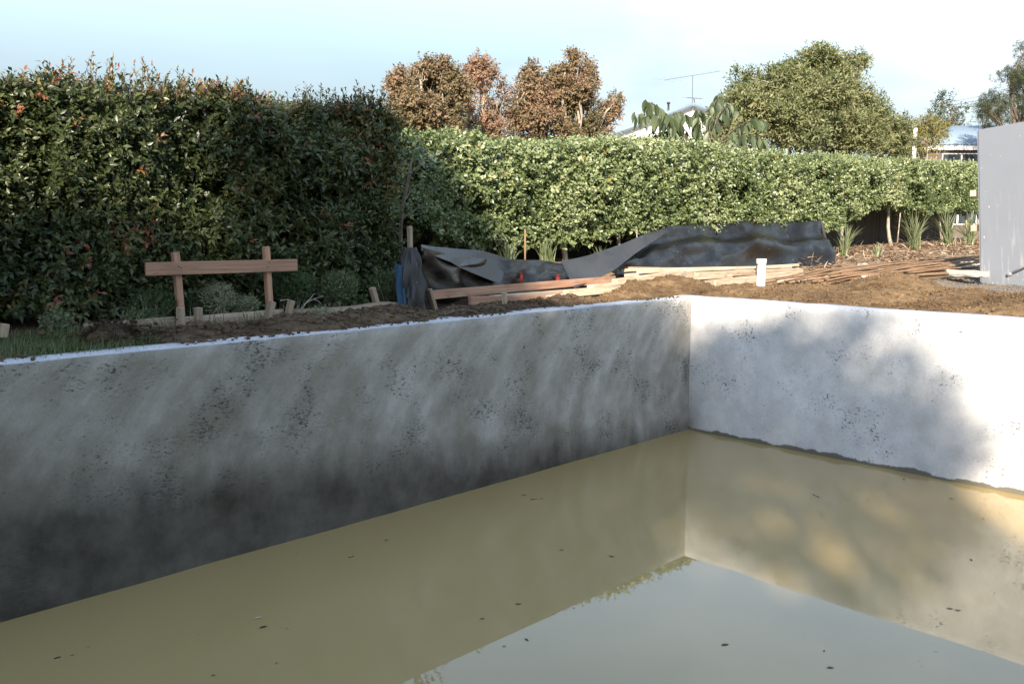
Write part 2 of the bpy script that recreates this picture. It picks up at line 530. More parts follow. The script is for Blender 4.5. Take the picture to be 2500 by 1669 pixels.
def wood_mat(name, a, b, dirt=(0.12, 0.08, 0.05), dirt_amt=0.25, rough=0.7):
    """boards are built along local x"""
    m, n, l, bs, out = new_mat(name)
    tc = nd(n, 'ShaderNodeTexCoord'); oi = nd(n, 'ShaderNodeObjectInfo')
    ad = n.new('ShaderNodeVectorMath'); ad.operation = 'ADD'; l.new(tc.outputs['Object'], ad.inputs[0])
    cb = n.new('ShaderNodeCombineXYZ')
    for k, f in ((0, 37.0), (1, 11.0), (2, 23.0)): l.new(mth(n, l, 'MULTIPLY', oi.outputs['Random'], f), cb.inputs[k])
    l.new(cb.outputs[0], ad.inputs[1]); P = ad.outputs[0]
    g = noise(n, l, P, 1.0, 5, 0.6, mscale=(1.6, 55, 55)); k = noise(n, l, P, 1.0, 3, 0.5, mscale=(5, 16, 16)); d = noise(n, l, P, 1.0, 5, 0.6, mscale=(3.5, 9, 9))
    r = ramp(n, [(0.3, a), (0.68, b)]); l.new(g, r.inputs[0])
    rk = ramp(n, [(0.66, (1, 1, 1)), (0.76, (0.45, 0.36, 0.30))]); l.new(k, rk.inputs[0])
    c = mixc(n, l, 0.9, r.outputs[0], rk.outputs[0], 'MULTIPLY')
    rd = ramp(n, [(0.5, (0, 0, 0)), (0.72, (1, 1, 1))]); l.new(d, rd.inputs[0])
    c = mixc(n, l, mth(n, l, 'MULTIPLY', rd.outputs[0], dirt_amt), c, dirt)
    hv = n.new('ShaderNodeHueSaturation'); l.new(c, hv.inputs['Color'])
    l.new(mth(n, l, 'ADD', mth(n, l, 'MULTIPLY', oi.outputs['Random'], 0.35), 0.82), hv.inputs['Value'])
    l.new(hv.outputs[0], bs.inputs['Base Color']); bs.inputs['Roughness'].default_value = rough; bs.inputs['Specular IOR Level'].default_value = 0.25
    bump(n, l, bs, g, 0.25, 0.004)
    return m


def bark_mat(name, a, b):
    m, n, l, bs, out = new_mat(name)
    tc = nd(n, 'ShaderNodeTexCoord')
    f = noise(n, l, tc.outputs['Object'], 1.0, 5, 0.6, mscale=(30, 30, 7))
    r = ramp(n, [(0.35, a), (0.65, b)]); l.new(f, r.inputs[0]); l.new(r.outputs[0], bs.inputs['Base Color'])
    bs.inputs['Roughness'].default_value = 0.85; bump(n, l, bs, f, 0.4, 0.01)
    return m


def tarp_mat(name, base, rough, grey):
    m, n, l, bs, out = new_mat(name)
    tc = nd(n, 'ShaderNodeTexCoord'); P = tc.outputs['Object']
    d = noise(n, l, P, 2.3, 6, 0.65); w = noise(n, l, P, 55, 3, 0.7); sp = noise(n, l, P, 1.0, 3, 0.6, mscale=(38, 38, 30))
    pa = noise(n, l, P, 1.5, 3, 0.5, loc=(5, 2, 8))
    r = ramp(n, [(0.36, base), (0.75, grey)]); l.new(d, r.inputs[0])
    rs = ramp(n, [(0.70, (0, 0, 0)), (0.74, (1, 1, 1))])
    l.new(mth(n, l, 'ADD', sp, mth(n, l, 'MULTIPLY', mth(n, l, 'SUBTRACT', pa, 0.5), 0.16)), rs.inputs[0])
    c = mixc(n, l, mth(n, l, 'MULTIPLY', rs.outputs[0], 0.75), r.outputs[0], (0.42, 0.38, 0.30))
    l.new(c, bs.inputs['Base Color'])
    l.new(mth(n, l, 'ADD', rough - 0.12, mth(n, l, 'MULTIPLY', d, 0.24)), bs.inputs['Roughness'])
    bs.inputs['Specular IOR Level'].default_value = 0.45
    wv = n.new('ShaderNodeTexWave'); wv.bands_direction = 'Z'; wv.inputs['Scale'].default_value = 45; wv.inputs['Distortion'].default_value = 1.5
    l.new(P, wv.inputs[0])
    cre = noise(n, l, P, 1.0, 3, 0.55, mscale=(7, 7, 11)); cre = mth(n, l, 'ABSOLUTE', mth(n, l, 'SUBTRACT', cre, 0.5))
    bump(n, l, bs, mth(n, l, 'ADD', mth(n, l, 'MULTIPLY', cre, -3.0), mth(n, l, 'ADD', mth(n, l, 'MULTIPLY', w, 0.5), mth(n, l, 'MULTIPLY', wv.outputs['Fac'], 0.25))), 0.28, 0.012)
    return m


M = {}
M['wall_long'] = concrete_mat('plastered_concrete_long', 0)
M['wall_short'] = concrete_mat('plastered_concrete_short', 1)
M['rim'] = rim_mat()
M['soil_dark'] = soil_mat('damp_dark_soil', (0.060, 0.040, 0.025), (0.185, 0.130, 0.082))
M['soil_tan'] = soil_mat('tan_clay_soil', (0.085, 0.052, 0.026), (0.25, 0.165, 0.09), scale=12)
M['pine'] = wood_mat('fresh_pine', (0.46, 0.32, 0.20), (0.66, 0.53, 0.39), dirt_amt=0.4)
M['pine_orange'] = wood_mat('orange_pine', (0.33, 0.165, 0.10), (0.50, 0.30, 0.20), dirt_amt=0.4)
M['pine_grey'] = wood_mat('weathered_pine', (0.26, 0.19, 0.125), (0.42, 0.33, 0.235), dirt_amt=0.5)
M['fence'] = wood_mat('dark_stained_fence', (0.030, 0.023, 0.019), (0.055, 0.043, 0.036), dirt_amt=0.1)
M['bark_brown'] = bark_mat('brown_bark', (0.07, 0.05, 0.035), (0.17, 0.125, 0.09))
M['bark_pale'] = bark_mat('pale_bark', (0.22, 0.18, 0.13), (0.45, 0.39, 0.31))
M['tarp'] = tarp_mat('black_woven_sheet', (0.006, 0.0056, 0.005), 0.24, (0.014, 0.0125, 0.011))
M['tarp_grey'] = tarp_mat('dusty_grey_sheet', (0.022, 0.022, 0.022), 0.40, (0.06, 0.06, 0.058))
M['tarp_blue'] = plain_mat('blue_plastic', (0.010, 0.060, 0.115), 0.4, 0.4)
M['lilly'] = foliage_mat('lilly_pilly_leaf', [(0.0, (0.016, 0.028, 0.012)), (0.35, (0.046, 0.064, 0.022)), (0.62, (0.12, 0.135, 0.050)), (0.78, (0.17, 0.125, 0.045)), (0.88, (0.22, 0.10, 0.045)), (1.0, (0.26, 0.09, 0.055))], 0.38, 0.42, 0.12)
M['gris'] = foliage_mat('pale_rounded_leaf', [(0.0, (0.035, 0.062, 0.022)), (0.5, (0.19, 0.24, 0.10)), (0.9, (0.43, 0.47, 0.26)), (1.0, (0.40, 0.28, 0.07))], 0.33, 0.5, 0.2)
M['box'] = foliage_mat('box_leaf', [(0.0, (0.035, 0.065, 0.024)), (0.6, (0.10, 0.145, 0.058)), (1.0, (0.32, 0.33, 0.21))], 0.4, 0.4, 0.2)
M['maple'] = foliage_mat('bronze_leaf', [(0.0, (0.12, 0.115, 0.055)), (0.35, (0.22, 0.18, 0.095)), (0.7, (0.31, 0.205, 0.125)), (1.0, (0.40, 0.235, 0.17))], 0.55, 0.3, 0.3, (0.28, 0.19, 0.10))
M['green_tree'] = foliage_mat('olive_green_leaf', [(0.0, (0.08, 0.095, 0.035)), (0.5, (0.175, 0.19, 0.085)), (0.9, (0.28, 0.27, 0.14)), (1.0, (0.36, 0.28, 0.12))], 0.45, 0.4, 0.25)
M['loquat'] = foliage_mat('large_dusty_leaf', [(0.0, (0.035, 0.055, 0.026)), (1.0, (0.12, 0.155, 0.08))], 0.45, 0.4, 0.2)
M['yellow_tree'] = foliage_mat('yellowing_leaf', [(0.0, (0.12, 0.12, 0.03)), (1.0, (0.30, 0.24, 0.09))], 0.5, 0.3, 0.3)
M['pine_needle'] = foliage_mat('needle', [(0.0, (0.035, 0.05, 0.025)), (1.0, (0.11, 0.13, 0.07))], 0.5, 0.3, 0.15)
M['strap'] = foliage_mat('strap_leaf', [(0.0, (0.07, 0.10, 0.04)), (0.7, (0.22, 0.25, 0.14)), (1.0, (0.46, 0.40, 0.27))], 0.4, 0.4, 0.25)
M['grass'] = foliage_mat('grass_blade', [(0.0, (0.05, 0.07, 0.028)), (0.7, (0.13, 0.165, 0.07)), (1.0, (0.36, 0.32, 0.20))], 0.45, 0.3, 0.25)
M['litter'] = foliage_mat('dead_leaf', [(0.0, (0.16, 0.09, 0.055)), (0.5, (0.36, 0.25, 0.17)), (1.0, (0.58, 0.50, 0.39))], 0.8, 0.2, 0.1, (0.2, 0.1, 0.05))
M['pvc'] = plain_mat('white_pvc', (0.74, 0.75, 0.78), 0.35, 0.5, var=0.06)
M['rust'] = plain_mat('rusty_steel', (0.25, 0.155, 0.09), 0.75, 0.3, var=0.5, scale=12)
M['steel'] = plain_mat('galvanised_steel', (0.55, 0.55, 0.56), 0.35, 0.5, 0.7, var=0.15)
M['white'] = plain_mat('white_paint', (0.78, 0.78, 0.77), 0.6, 0.3, var=0.06)
M['roof'] = plain_mat('blue_grey_roof', (0.20, 0.27, 0.33), 0.5, 0.4, var=0.1)
M['dark'] = plain_mat('dark_metal', (0.03, 0.03, 0.03), 0.5, 0.4)
M['red'] = plain_mat('red_plastic', (0.15, 0.014, 0.010), 0.6, 0.3, var=0.5)
M['stone'] = plain_mat('pale_rubble', (0.50, 0.47, 0.40), 0.9, 0.2, var=0.3, scale=20, bmp=0.5)
M['gravel'] = plain_mat('grey_gravel', (0.13, 0.125, 0.12), 0.9, 0.2, var=0.6, scale=20)
M['glass'] = plain_mat('window_glass', (0.03, 0.04, 0.05), 0.08, 0.6, var=0.1)
M['float_dark'] = plain_mat('waterlogged_leaf', (0.045, 0.032, 0.018), 0.5, 0.4)
M['float_pale'] = plain_mat('pale_flake', (0.50, 0.46, 0.36), 0.6, 0.3)


def panel_mat():
    m, n, l, bs, out = new_mat('chipped_grey_paint')
    tc = nd(n, 'ShaderNodeTexCoord'); P = tc.outputs['Object']
    a = noise(n, l, P, 1.6, 5, 0.6)
    c = mixc(n, l, a, (0.145, 0.164, 0.190), (0.182, 0.203, 0.230))
    st = noise(n, l, P, 1.0, 4, 0.6, mscale=(20, 20, 2.2)); ch = noise(n, l, P, 1.0, 3, 0.6, mscale=(26, 26, 9))
    rs = ramp(n, [(0.56, (0, 0, 0)), (0.75, (1, 1, 1))]); l.new(st, rs.inputs[0])
    sp = n.new('ShaderNodeSeparateXYZ'); l.new(P, sp.inputs[0])
    low = mth(n, l, 'SUBTRACT', 1.0, mth(n, l, 'MULTIPLY', sp.outputs[2], 0.65), True)
    c = mixc(n, l, mth(n, l, 'MULTIPLY', mth(n, l, 'MULTIPLY', rs.outputs[0], 0.55), low), c, (0.46, 0.45, 0.42))
    rc = ramp(n, [(0.70, (0, 0, 0)), (0.73, (1, 1, 1))]); l.new(ch, rc.inputs[0])
    c = mixc(n, l, mth(n, l, 'MULTIPLY', rc.outputs[0], 0.9), c, (0.72, 0.69, 0.60))
    l.new(c, bs.inputs['Base Color']); bs.inputs['Roughness'].default_value = 0.6
    bump(n, l, bs, mth(n, l, 'ADD', a, mth(n, l, 'MULTIPLY', rc.outputs[0], -0.1)), 0.3, 0.01)
    return m


M['panel'] = panel_mat()


def water_mat():
    m, n, l, bs, out = new_mat('muddy_water')
    tc = nd(n, 'ShaderNodeTexCoord'); P = tc.outputs['Object']
    a = noise(n, l, P, 0.7, 3, 0.5)
    c = mixc(n, l, a, (0.355, 0.258, 0.107), (0.395, 0.288, 0.124))
    l.new(c, bs.inputs['Base Color'])
    bs.inputs['Roughness'].default_value = 0.0
    bs.inputs['IOR'].default_value = 1.60
    bump(n, l, bs, noise(n, l, P, 2.5, 2, 0.5), 0.0025, 0.02)
    return m


M['water'] = water_mat()


def ground_mat():
    m, n, l, bs, out = new_mat('yard_ground')
    tc = nd(n, 'ShaderNodeTexCoord'); P = tc.outputs['Object']
    sp = n.new('ShaderNodeSeparateXYZ'); l.new(P, sp.inputs[0])
    a = noise(n, l, P, 9, 8, 0.7); b = noise(n, l, P, 0.9, 4); g = noise(n, l, P, 120, 3)
    dk = ramp(n, [(0.32, (0.035, 0.022, 0.014)), (0.68, (0.115, 0.075, 0.046))]); l.new(a, dk.inputs[0])
    tn = ramp(n, [(0.32, (0.14, 0.095, 0.055)), (0.68, (0.33, 0.25, 0.165))]); l.new(a, tn.inputs[0])
    f = mth(n, l, 'MULTIPLY', mth(n, l, 'ADD', mth(n, l, 'ADD', sp.outputs[0], 0.6), mth(n, l, 'MULTIPLY', b, 1.5)), 0.7, True)
    c = mixc(n, l, f, dk.outputs[0], tn.outputs[0])
    rg = ramp(n, [(0.3, (0.75, 0.75, 0.75)), (0.7, (1.15, 1.15, 1.15))]); l.new(g, rg.inputs[0])
    c = mixc(n, l, 0.6, c, rg.outputs[0], 'MULTIPLY')
    l.new(c, bs.inputs['Base Color']); bs.inputs['Roughness'].default_value = 0.95; bs.inputs['Specular IOR Level'].default_value = 0.15
    bump(n, l, bs, mth(n, l, 'ADD', a, mth(n, l, 'MULTIPLY', g, 0.3)), 0.7, 0.02)
    return m


M['ground'] = ground_mat()

# ------------------------------------------------------------------ pool, water, ground
WZ = -1.553
PX0, PY0, TH = -10.5, -5.80, 0.30           # far ends of the pool, wall thickness


def wall_grid(name, P0, U, nu, lenu, mat, parent, inner_n, rim=True):
    """a wall slab along U: subdivided inner face with slight unevenness, plain rest"""
    P0, U, Nn = np.array(P0, float), np.array(U, float), np.array(inner_n, float)
    nz = 26
    us = np.linspace(0, lenu, nu); zs = np.linspace(-1.85, -0.012, nz)
    G = P0 + us[:, None, None] * U + zs[None, :, None] * np.array([0, 0, 1.0])
    dis = (fbm(G, 1.4, 3, 3) - .5) * 0.022 + (vnoise(G, 7, 5) - .5) * 0.005
    G = G + Nn * dis[..., None]
    lip = G[:, -1, :] - Nn * 0.014 + np.array([0, 0, 0.012]) + np.array([0, 0, 1.0]) * (-np.clip(vnoise(G[:, -1, :], 15, 2) - .66, 0, 1) * 0.035 + (vnoise(G[:, -1, :], 3, 6) - .5) * 0.012)[:, None]
    back = P0 - Nn * TH + us[:, None] * U + np.array([0, 0, 0.0]) + np.array([0, 0, 1.0]) * ((vnoise(G[:, -1, :], 5, 4) - .5) * 0.012)[:, None]
    bot = back + np.array([0, 0, -1.85])
    G2 = np.concatenate([G, lip[:, None]], 1)
    n2 = nz + 1
    i = np.arange(nu - 1)[:, None] * n2; j = np.arange(n2 - 1)[None, :]
    F = np.stack([i + j, i + n2 + j, i + n2 + j + 1, i + j + 1], -1).reshape(-1, 4)
    if np.dot(np.cross(U, [0, 0, 1.0]), Nn) < 0: F = F[:, ::-1]
    mesh_np('wall', G2.reshape(-1, 3), F, mat, parent, smooth=True)
    # rim (top) and back as a second part
    nt = 4
    T = lip[:, None] * (1 - np.linspace(0, 1, nt))[None, :, None] + back[:, None] * np.linspace(0, 1, nt)[None, :, None]
    T[:, 1:3, 2] += (vnoise(T[:, 1:3], 9, 8) - .5) * 0.012
    T = np.concatenate([T, bot[:, None]], 1)
    n3 = nt + 1
    i = np.arange(nu - 1)[:, None] * n3; j = np.arange(n3 - 1)[None, :]
    F = np.stack([i + j, i + n3 + j, i + n3 + j + 1, i + j + 1], -1).reshape(-1, 4)
    if np.dot(np.cross(U, [0, 0, 1.0]), Nn) < 0: F = F[:, ::-1]
    mesh_np('rim', T.reshape(-1, 3), F, M['rim'], parent)


pool = empty('concrete_pool', (0, 0, 0))
tag(pool, 'half-filled concrete pool shell with stained plaster walls and white chalky rim', 'pool')
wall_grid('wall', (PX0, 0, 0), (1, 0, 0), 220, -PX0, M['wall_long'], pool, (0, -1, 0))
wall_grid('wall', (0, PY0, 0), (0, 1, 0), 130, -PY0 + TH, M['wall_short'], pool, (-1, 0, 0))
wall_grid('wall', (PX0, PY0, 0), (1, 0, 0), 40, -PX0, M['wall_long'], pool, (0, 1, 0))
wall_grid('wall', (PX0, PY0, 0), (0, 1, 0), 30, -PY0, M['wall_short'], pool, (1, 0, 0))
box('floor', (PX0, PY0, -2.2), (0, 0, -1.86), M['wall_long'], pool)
water = mesh_np('water', [(PX0 + .002, PY0 + .002, WZ), (0.03, PY0 + .002, WZ), (0.03, 0.03, WZ), (PX0 + .002, 0.03, WZ)], [(0, 1, 2, 3)], M['water'])
tag(water, 'still muddy brown water lying in the pool', kind='structure')


def gh(x, y):
    """ground height"""
    x = np.asarray(x, float); y = np.asarray(y, float)
    h = -0.02 + 0.10 * sstep(.7, 1.8, y) + 0.20 * sstep(1.9, 3.1, y)
    h = h + 0.10 * sstep(1.5, 5.0, x) * (1 - sstep(.6, 2.5, y)) * sstep(-1.7, -.6, y) + 0.12 * sstep(8, 18, x) * sstep(.5, 3, y)
    h = h - 0.13 * sstep(.7, 1.5, x) * (1 - sstep(7.5, 9, x)) * sstep(.3, .9, y) * (1 - sstep(2.2, 2.9, y))
    h = h - 0.20 * sstep(-6.0, -6.6, y) * 1.0
    far = np.sqrt((x + 4) ** 2 + y ** 2)
    h = h + 0.35 * sstep(20, 60, far)
    P = np.stack([x, y, x * 0], -1)
    return h + (fbm(P, 1.7, 21, 3) - .5) * 0.05 * sstep(.25, .9, np.maximum(y, x))


def lines(*segs):
    out = []
    for a, b, s in segs:
        out.append(np.arange(a, b - 1e-6, s))
    return np.unique(np.round(np.concatenate(out + [[segs[-1][1]]]), 4))


gx = lines((-1200, -200, 200), (-200, -40, 20), (-40, PX0 - TH, 3.0), (PX0 - TH, TH, 0.09), (TH, 6, 0.09), (6, 24, 0.3), (24, 60, 4), (60, 220, 20), (220, 1400, 200))
gy = lines((-1200, -200, 200), (-200, -40, 20), (-40, PY0 - TH, 2.0), (PY0 - TH, TH, 0.25), (TH, 3.4, 0.07), (3.4, 12, 0.4), (12, 60, 4), (60, 220, 20), (220, 1400, 200))
GX, GY = np.meshgrid(gx, gy, indexing='ij')
GV = np.stack([GX, GY, gh(GX, GY)], -1)
ny = len(gy)
ci = (np.arange(len(gx) - 1)[:, None] * ny + np.arange(ny - 1)[None, :])
cxm = (gx[:-1] + gx[1:]) / 2; cym = (gy[:-1] + gy[1:]) / 2
inpool = ((cxm > PX0 - TH) & (cxm < TH))[:, None] & ((cym > PY0 - TH) & (cym < TH))[None, :]
ci = ci[~inpool]
GF = np.stack([ci, ci + ny, ci + ny + 1, ci + 1], -1)
ground = mesh_np('ground', GV.reshape(-1, 3), GF, M['ground'], smooth=True)
tag(ground, 'bare earth ground of the building site around the pool', kind='structure')


# soil heaps -----------------------------------------------------------------
def heap(name, x0, x1, y0, y1, step, bumps, mat, label, amp=0.05, seed=1, edge=0.22):
    xs = np.arange(x0, x1, step); ys = np.arange(y0, y1, step)
    X, Y = np.meshgrid(xs, ys, indexing='ij')
    P = np.stack([X, Y, X * 0], -1)
    H = np.zeros_like(X)
    for (bx, by, bh, rx, ry) in bumps:
        H = np.maximum(H, bh * np.exp(-(((X - bx) / rx) ** 2 + ((Y - by) / ry) ** 2)))
        H = H + 0.25 * bh * np.exp(-(((X - bx) / rx) ** 2 + ((Y - by) / ry) ** 2))
    ed = np.minimum(np.minimum(X - x0, x1 - X), np.minimum(Y - y0, y1 - Y))
    m = sstep(0, edge, ed + (fbm(P, 4, seed, 3) - .5) * edge)
    lump = np.abs(fbm(P, 5, seed + 1, 4) - .5) * 2
    cl = fbm(P, 16, seed + 5, 3)
    Z = gh(X, Y) + (H * (.8 + .4 * fbm(P, 2.5, seed + 3, 3)) + amp * lump * .7 + amp * .7 * (cl - .3)) * m - 0.035 * (1 - m) - 0.012
    V = np.stack([X, Y, Z], -1)
    n = len(ys)
    i = np.arange(len(xs) - 1)[:, None] * n; j = np.arange(n - 1)[None, :]
    F = np.stack([i + j, i + n + j, i + n + j + 1, i + j + 1], -1).reshape(-1, 4)
    o = mesh_np(name, V.reshape(-1, 3), F, mat, smooth=False)
    tag(o, label, kind='stuff')
    return X, Y, Z, m


ICO = None


def ico():
    global ICO
    if ICO is None:
        bm = bmesh.new(); bmesh.ops.create_icosphere(bm, subdivisions=1, radius=1.0)
        ICO = (np.array([v.co[:] for v in bm.verts]), np.array([[v.index for v in f.verts] for f in bm.faces])); bm.free()
    return ICO


def lumps(name, P, S, mat, label, flat=0.75, seed=0, kind='stuff', cat=None):
    V0, F0 = ico()
    n = len(P)
    d = 1 + RNG.normal(0, .17, (n, len(V0)))
    V = V0[None] * d[..., None] * S[:, None, None] * RNG.uniform(.65, 1.25, (n, 1, 3)) * np.array([1, 1, flat])
    a = RNG.uniform(0, 6.28, n); c, s = np.cos(a)[:, None], np.sin(a)[:, None]
    V = np.stack([V[..., 0] * c - V[..., 1] * s, V[..., 0] * s + V[..., 1] * c, V[..., 2]], -1) + P[:, None, :]
    F = (F0[None] + (np.arange(n) * len(V0))[:, None, None]).reshape(-1, 3)
    o = mesh_np(name, V.reshape(-1, 3), F, mat)
    return tag(o, label, kind=kind)


def interp_heap(hp, x, y):
    X, Y, Z, m = hp
    i = np.clip(((x - X[0, 0]) / (X[1, 0] - X[0, 0])).astype(int), 0, X.shape[0] - 1)
    j = np.clip(((y - Y[0, 0]) / (Y[0, 1] - Y[0, 0])).astype(int), 0, X.shape[1] - 1)
    return Z[i, j], m[i, j]


hpL = heap('soil_strip', -6.1, -0.9, 0.05, 1.02, 0.022,
           [(-5.6, .55, .07, .35, .2), (-4.9, .42, .09, .6, .26), (-4.2, .45, .10, .5, .28), (-3.7, .75, .09, .3, .16), (-3.2, .45, .05, .5, .2), (-2.4, .6, .05, .6, .25), (-1.6, .6, .06, .5, .25)],
           M['soil_dark'], 'lumpy dark brown soil heaped along the long pool rim', 0.045, 4)
hpR = heap('soil_mound', 0.16, 3.35, -4.6, 1.35, 0.026,
           [(.75, .75, .17, .5, .45), (.95, -.05, .10, .6, .5), (1.0, -.9, .10, .6, .6), (2.0, -1.45, .22, .65, .55), (1.3, -1.7, .12, .7, .6), (1.5, -2.4, .12, .8, .6), (1.2, -3.3, .13, .8, .7), (1.2, -4.1, .13, .8, .7), (2.2, -.4, .05, .6, .5)],
           M['soil_tan'], 'mound of crumbly tan clay soil behind the short pool wall', 0.045, 9)
hpM = heap('soil_heap', -1.75, 0.28, 0.14, 0.95, 0.022,
           [(-1.35, .45, .05, .22, .2), (-.15, .75, .14, .35, .25), (-.45, .55, .10, .35, .25), (.1, .5, .10, .3, .25)],
           M['soil_tan'], 'low tan soil heap spilling onto the corner of the pool rim', 0.04, 14)

for hp, n, smin, smax, mk, nm, lab in ((hpL, 3400, .007, .036, 'soil_dark', 'soil_clod', 'dark soil clods scattered along the long rim'),
                                       (hpR, 8500, .006, .024, 'soil_tan', 'soil_crumb', 'tan soil crumbs covering the mound'),
                                       (hpM, 1500, .006, .024, 'soil_tan', 'soil_crumb', 'tan soil crumbs near the pool corner')):
    X, Y = hp[0], hp[1]
    x = RNG.uniform(X[0, 0], X[-1, 0], n); y = RNG.uniform(Y[0, 0], Y[0, -1], n)
    z, m = interp_heap(hp, x, y)
    k = m > .35
    s = smin + (smax - smin) * RNG.uniform(0, 1, n) ** 2.2
    lumps(nm, np.stack([x, y, z + s * .3], -1)[k], s[k], M[mk], lab)
# crumbs spilled on the rim itself
n = 2200
x = np.concatenate([RNG.uniform(-7.2, 0, n), np.full(160, .0)]); y = np.concatenate([np.clip(.32 - np.abs(RNG.normal(0, .11, n)), .075, .4), np.zeros(160)])
x[n:] = np.abs(RNG.normal(.28, .06, 160)); y[n:] = RNG.uniform(-4.4, 0, 160)
keep = fbm(np.stack([x, y * 0, x * 0], -1), 1.3, 31, 3) > .42
s = .003 + .014 * RNG.uniform(0, 1, len(x)) ** 2
lumps('soil_crumb', np.stack([x, np.clip(y, .03, 9) if False else y, s * .4 + .002], -1)[keep], s[keep], M['soil_dark'], 'small soil crumbs lying on the chalky pool rim')

# ------------------------------------------------------------------ hedges


def hedge_leaves(x0, x1, yf, yb, zb, zt, nfront, ntop, nend, ninner, nleaf, S, L, W, hue_fn, amp=.1, seed=0, end_x=None, gap=0.0, topup=1.0, out=.85, up=.5, dens=None):
    zb = zb if callable(zb) else (lambda x, q=zb: np.full_like(x, q))
    lst = []

    def add(C, D, upf):
        g = fbm(C, 2.6, seed + 40, 3)
        keep = g > gap + RNG.normal(0, .03, len(C))
        C, D = C[keep], D[keep]
        lst.append(sprig_leaves(C, D, nleaf, RNG.uniform(.7, 1.2, len(C)) * S, L, W, hue_fn(C), out, upf))

    def xs(n):
        u = RNG.uniform(0, 1, n)
        if dens is not None: u = u ** dens
        return x0 + (x1 - x0) * u
    # front
    x = xs(nfront); v = RNG.uniform(0, 1, nfront)
    zz = zb(x) + (zt(x) - zb(x)) * v
    P = np.stack([x, np.full(nfront, yf), zz], -1)
    d = (fbm(P, 1.5, seed, 3) - .5) * 2 * amp + (vnoise(P, 5, seed + 7) - .5) * amp * .8
    dep = RNG.exponential(.09, nfront)
    P[:, 1] += -d + dep + .10 * sstep(.75, 1.0, v) ** 2
    D = np.stack([RNG.normal(0, .45, nfront), np.full(nfront, -.9), RNG.normal(.45, .45, nfront)], -1)
    add(P, D, up)
    # top
    x = xs(ntop); y = RNG.uniform(yf, yb, ntop)
    P = np.stack([x, y, zt(x)], -1)
    P[:, 2] += (fbm(P, 1.6, seed + 3, 3) - .5) * amp * 1.2 - RNG.exponential(.07, ntop)
    D = np.stack([RNG.normal(0, .4, ntop), RNG.normal(-.1, .4, ntop), np.full(ntop, topup)], -1)
    add(P, D, up)
    # end face
    if nend:
        y = RNG.uniform(yf, yb, nend); v = RNG.uniform(0, 1, nend)
        x = np.full(nend, end_x if end_x is not None else x1)
        P = np.stack([x, y, zb(x) + (zt(x) - zb(x)) * v], -1)
        sg = 1 if (end_x is None or end_x == x1) else -1
        P[:, 0] += sg * ((fbm(P, 1.5, seed + 5, 3) - .5) * 2 * amp - RNG.exponential(.08, nend))
        D = np.stack([np.full(nend, .9 * sg), RNG.normal(0, .45, nend), RNG.normal(.4, .4, nend)], -1)
        add(P, D, up)
    # inside and back: leaves darkened, inner shade put into their hue
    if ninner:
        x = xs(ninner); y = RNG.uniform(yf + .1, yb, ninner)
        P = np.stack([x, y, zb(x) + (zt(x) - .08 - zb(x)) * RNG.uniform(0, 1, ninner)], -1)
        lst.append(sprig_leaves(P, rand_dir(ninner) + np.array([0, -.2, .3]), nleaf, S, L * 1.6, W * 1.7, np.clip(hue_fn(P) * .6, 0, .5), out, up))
    return lst


# tall dark hedge
TH_X0, TH_X1, TH_YF, TH_YB = -8.6, -3.12, 1.46, 2.40
def n1(x, sc, seed, o=3):
    x = np.asarray(x, float); return fbm(np.stack([x, x * 0, x * 0], -1), sc, seed, o) - .5
def th_top(x): return 1.77 + .045 * (x + 6) + .20 * n1(x, 1.1, 51) + .26 * n1(x, 2.4, 57, 2)
def th_hue(C):
    h = .12 + .62 * fbm(C, 1.9, 61, 3) + RNG.normal(0, .07, len(C)) - .05
    red = (fbm(C, 2.2, 66, 2) > .60) & (RNG.uniform(0, 1, len(C)) < .09)
    h = np.where(red, RNG.uniform(.76, .97, len(C)), h)
    top = sstep(1.65, 2.0, C[:, 2]) * (RNG.uniform(0, 1, len(C)) < .45)
    return np.clip(np.where(top > .4, RNG.uniform(.6, 1.0, len(C)), h), 0, 1)


tall = empty('tall_hedge', (-6.0, 1.9, 0.05))
tag(tall, 'tall dark glossy hedge with reddish young shoots above the timber profile', 'hedge')
off = np.array(tall.location)
lst = \
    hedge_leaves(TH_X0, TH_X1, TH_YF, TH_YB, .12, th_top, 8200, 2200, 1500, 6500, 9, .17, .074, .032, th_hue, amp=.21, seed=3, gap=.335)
# upright young shoots
n = 260
sx = RNG.uniform(TH_X0, TH_X1, n)
cl = fbm(np.stack([sx, sx * 0, sx * 0], -1), 2.1, 71, 2)
hh = np.clip((cl - .40) * .9, .01, .22) * RNG.uniform(.4, 1.2, n)
shoots = []; stems = []
for i in range(n):
    y = RNG.uniform(TH_YF, TH_YF + .5); zb_ = th_top(sx[i]) - .1
    p0 = np.array([sx[i], y, zb_]); p1 = p0 + np.array([RNG.normal(0, .05), RNG.normal(0, .05), hh[i] + .12])
    stems.append(tube(np.stack([p0, (p0 + p1) / 2 + RNG.normal(0, .01, 3), p1]), [.004, .003, .0015], 3))
    k = max(1, int((hh[i] + .12) / .07))
    C = p0 + (p1 - p0) * (np.arange(k) / k)[:, None]
    shoots.append(sprig_leaves(C, np.repeat((p1 - p0)[None], k, 0) + RNG.normal(0, .05, (k, 3)), 6, .11, .058, .021, np.clip(RNG.normal(.74, .16, k), 0, 1), .7, .7))
q = cat_leaves(lst + shoots)
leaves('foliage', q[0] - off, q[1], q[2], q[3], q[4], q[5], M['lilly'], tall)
V, F = merge(stems); mesh_np('shoot_stems', V - off, F, M['bark_brown'], tall)
tall.children[-1].name = 'shoot_stem'; tall.children[-1]['kind'] = 'stuff'
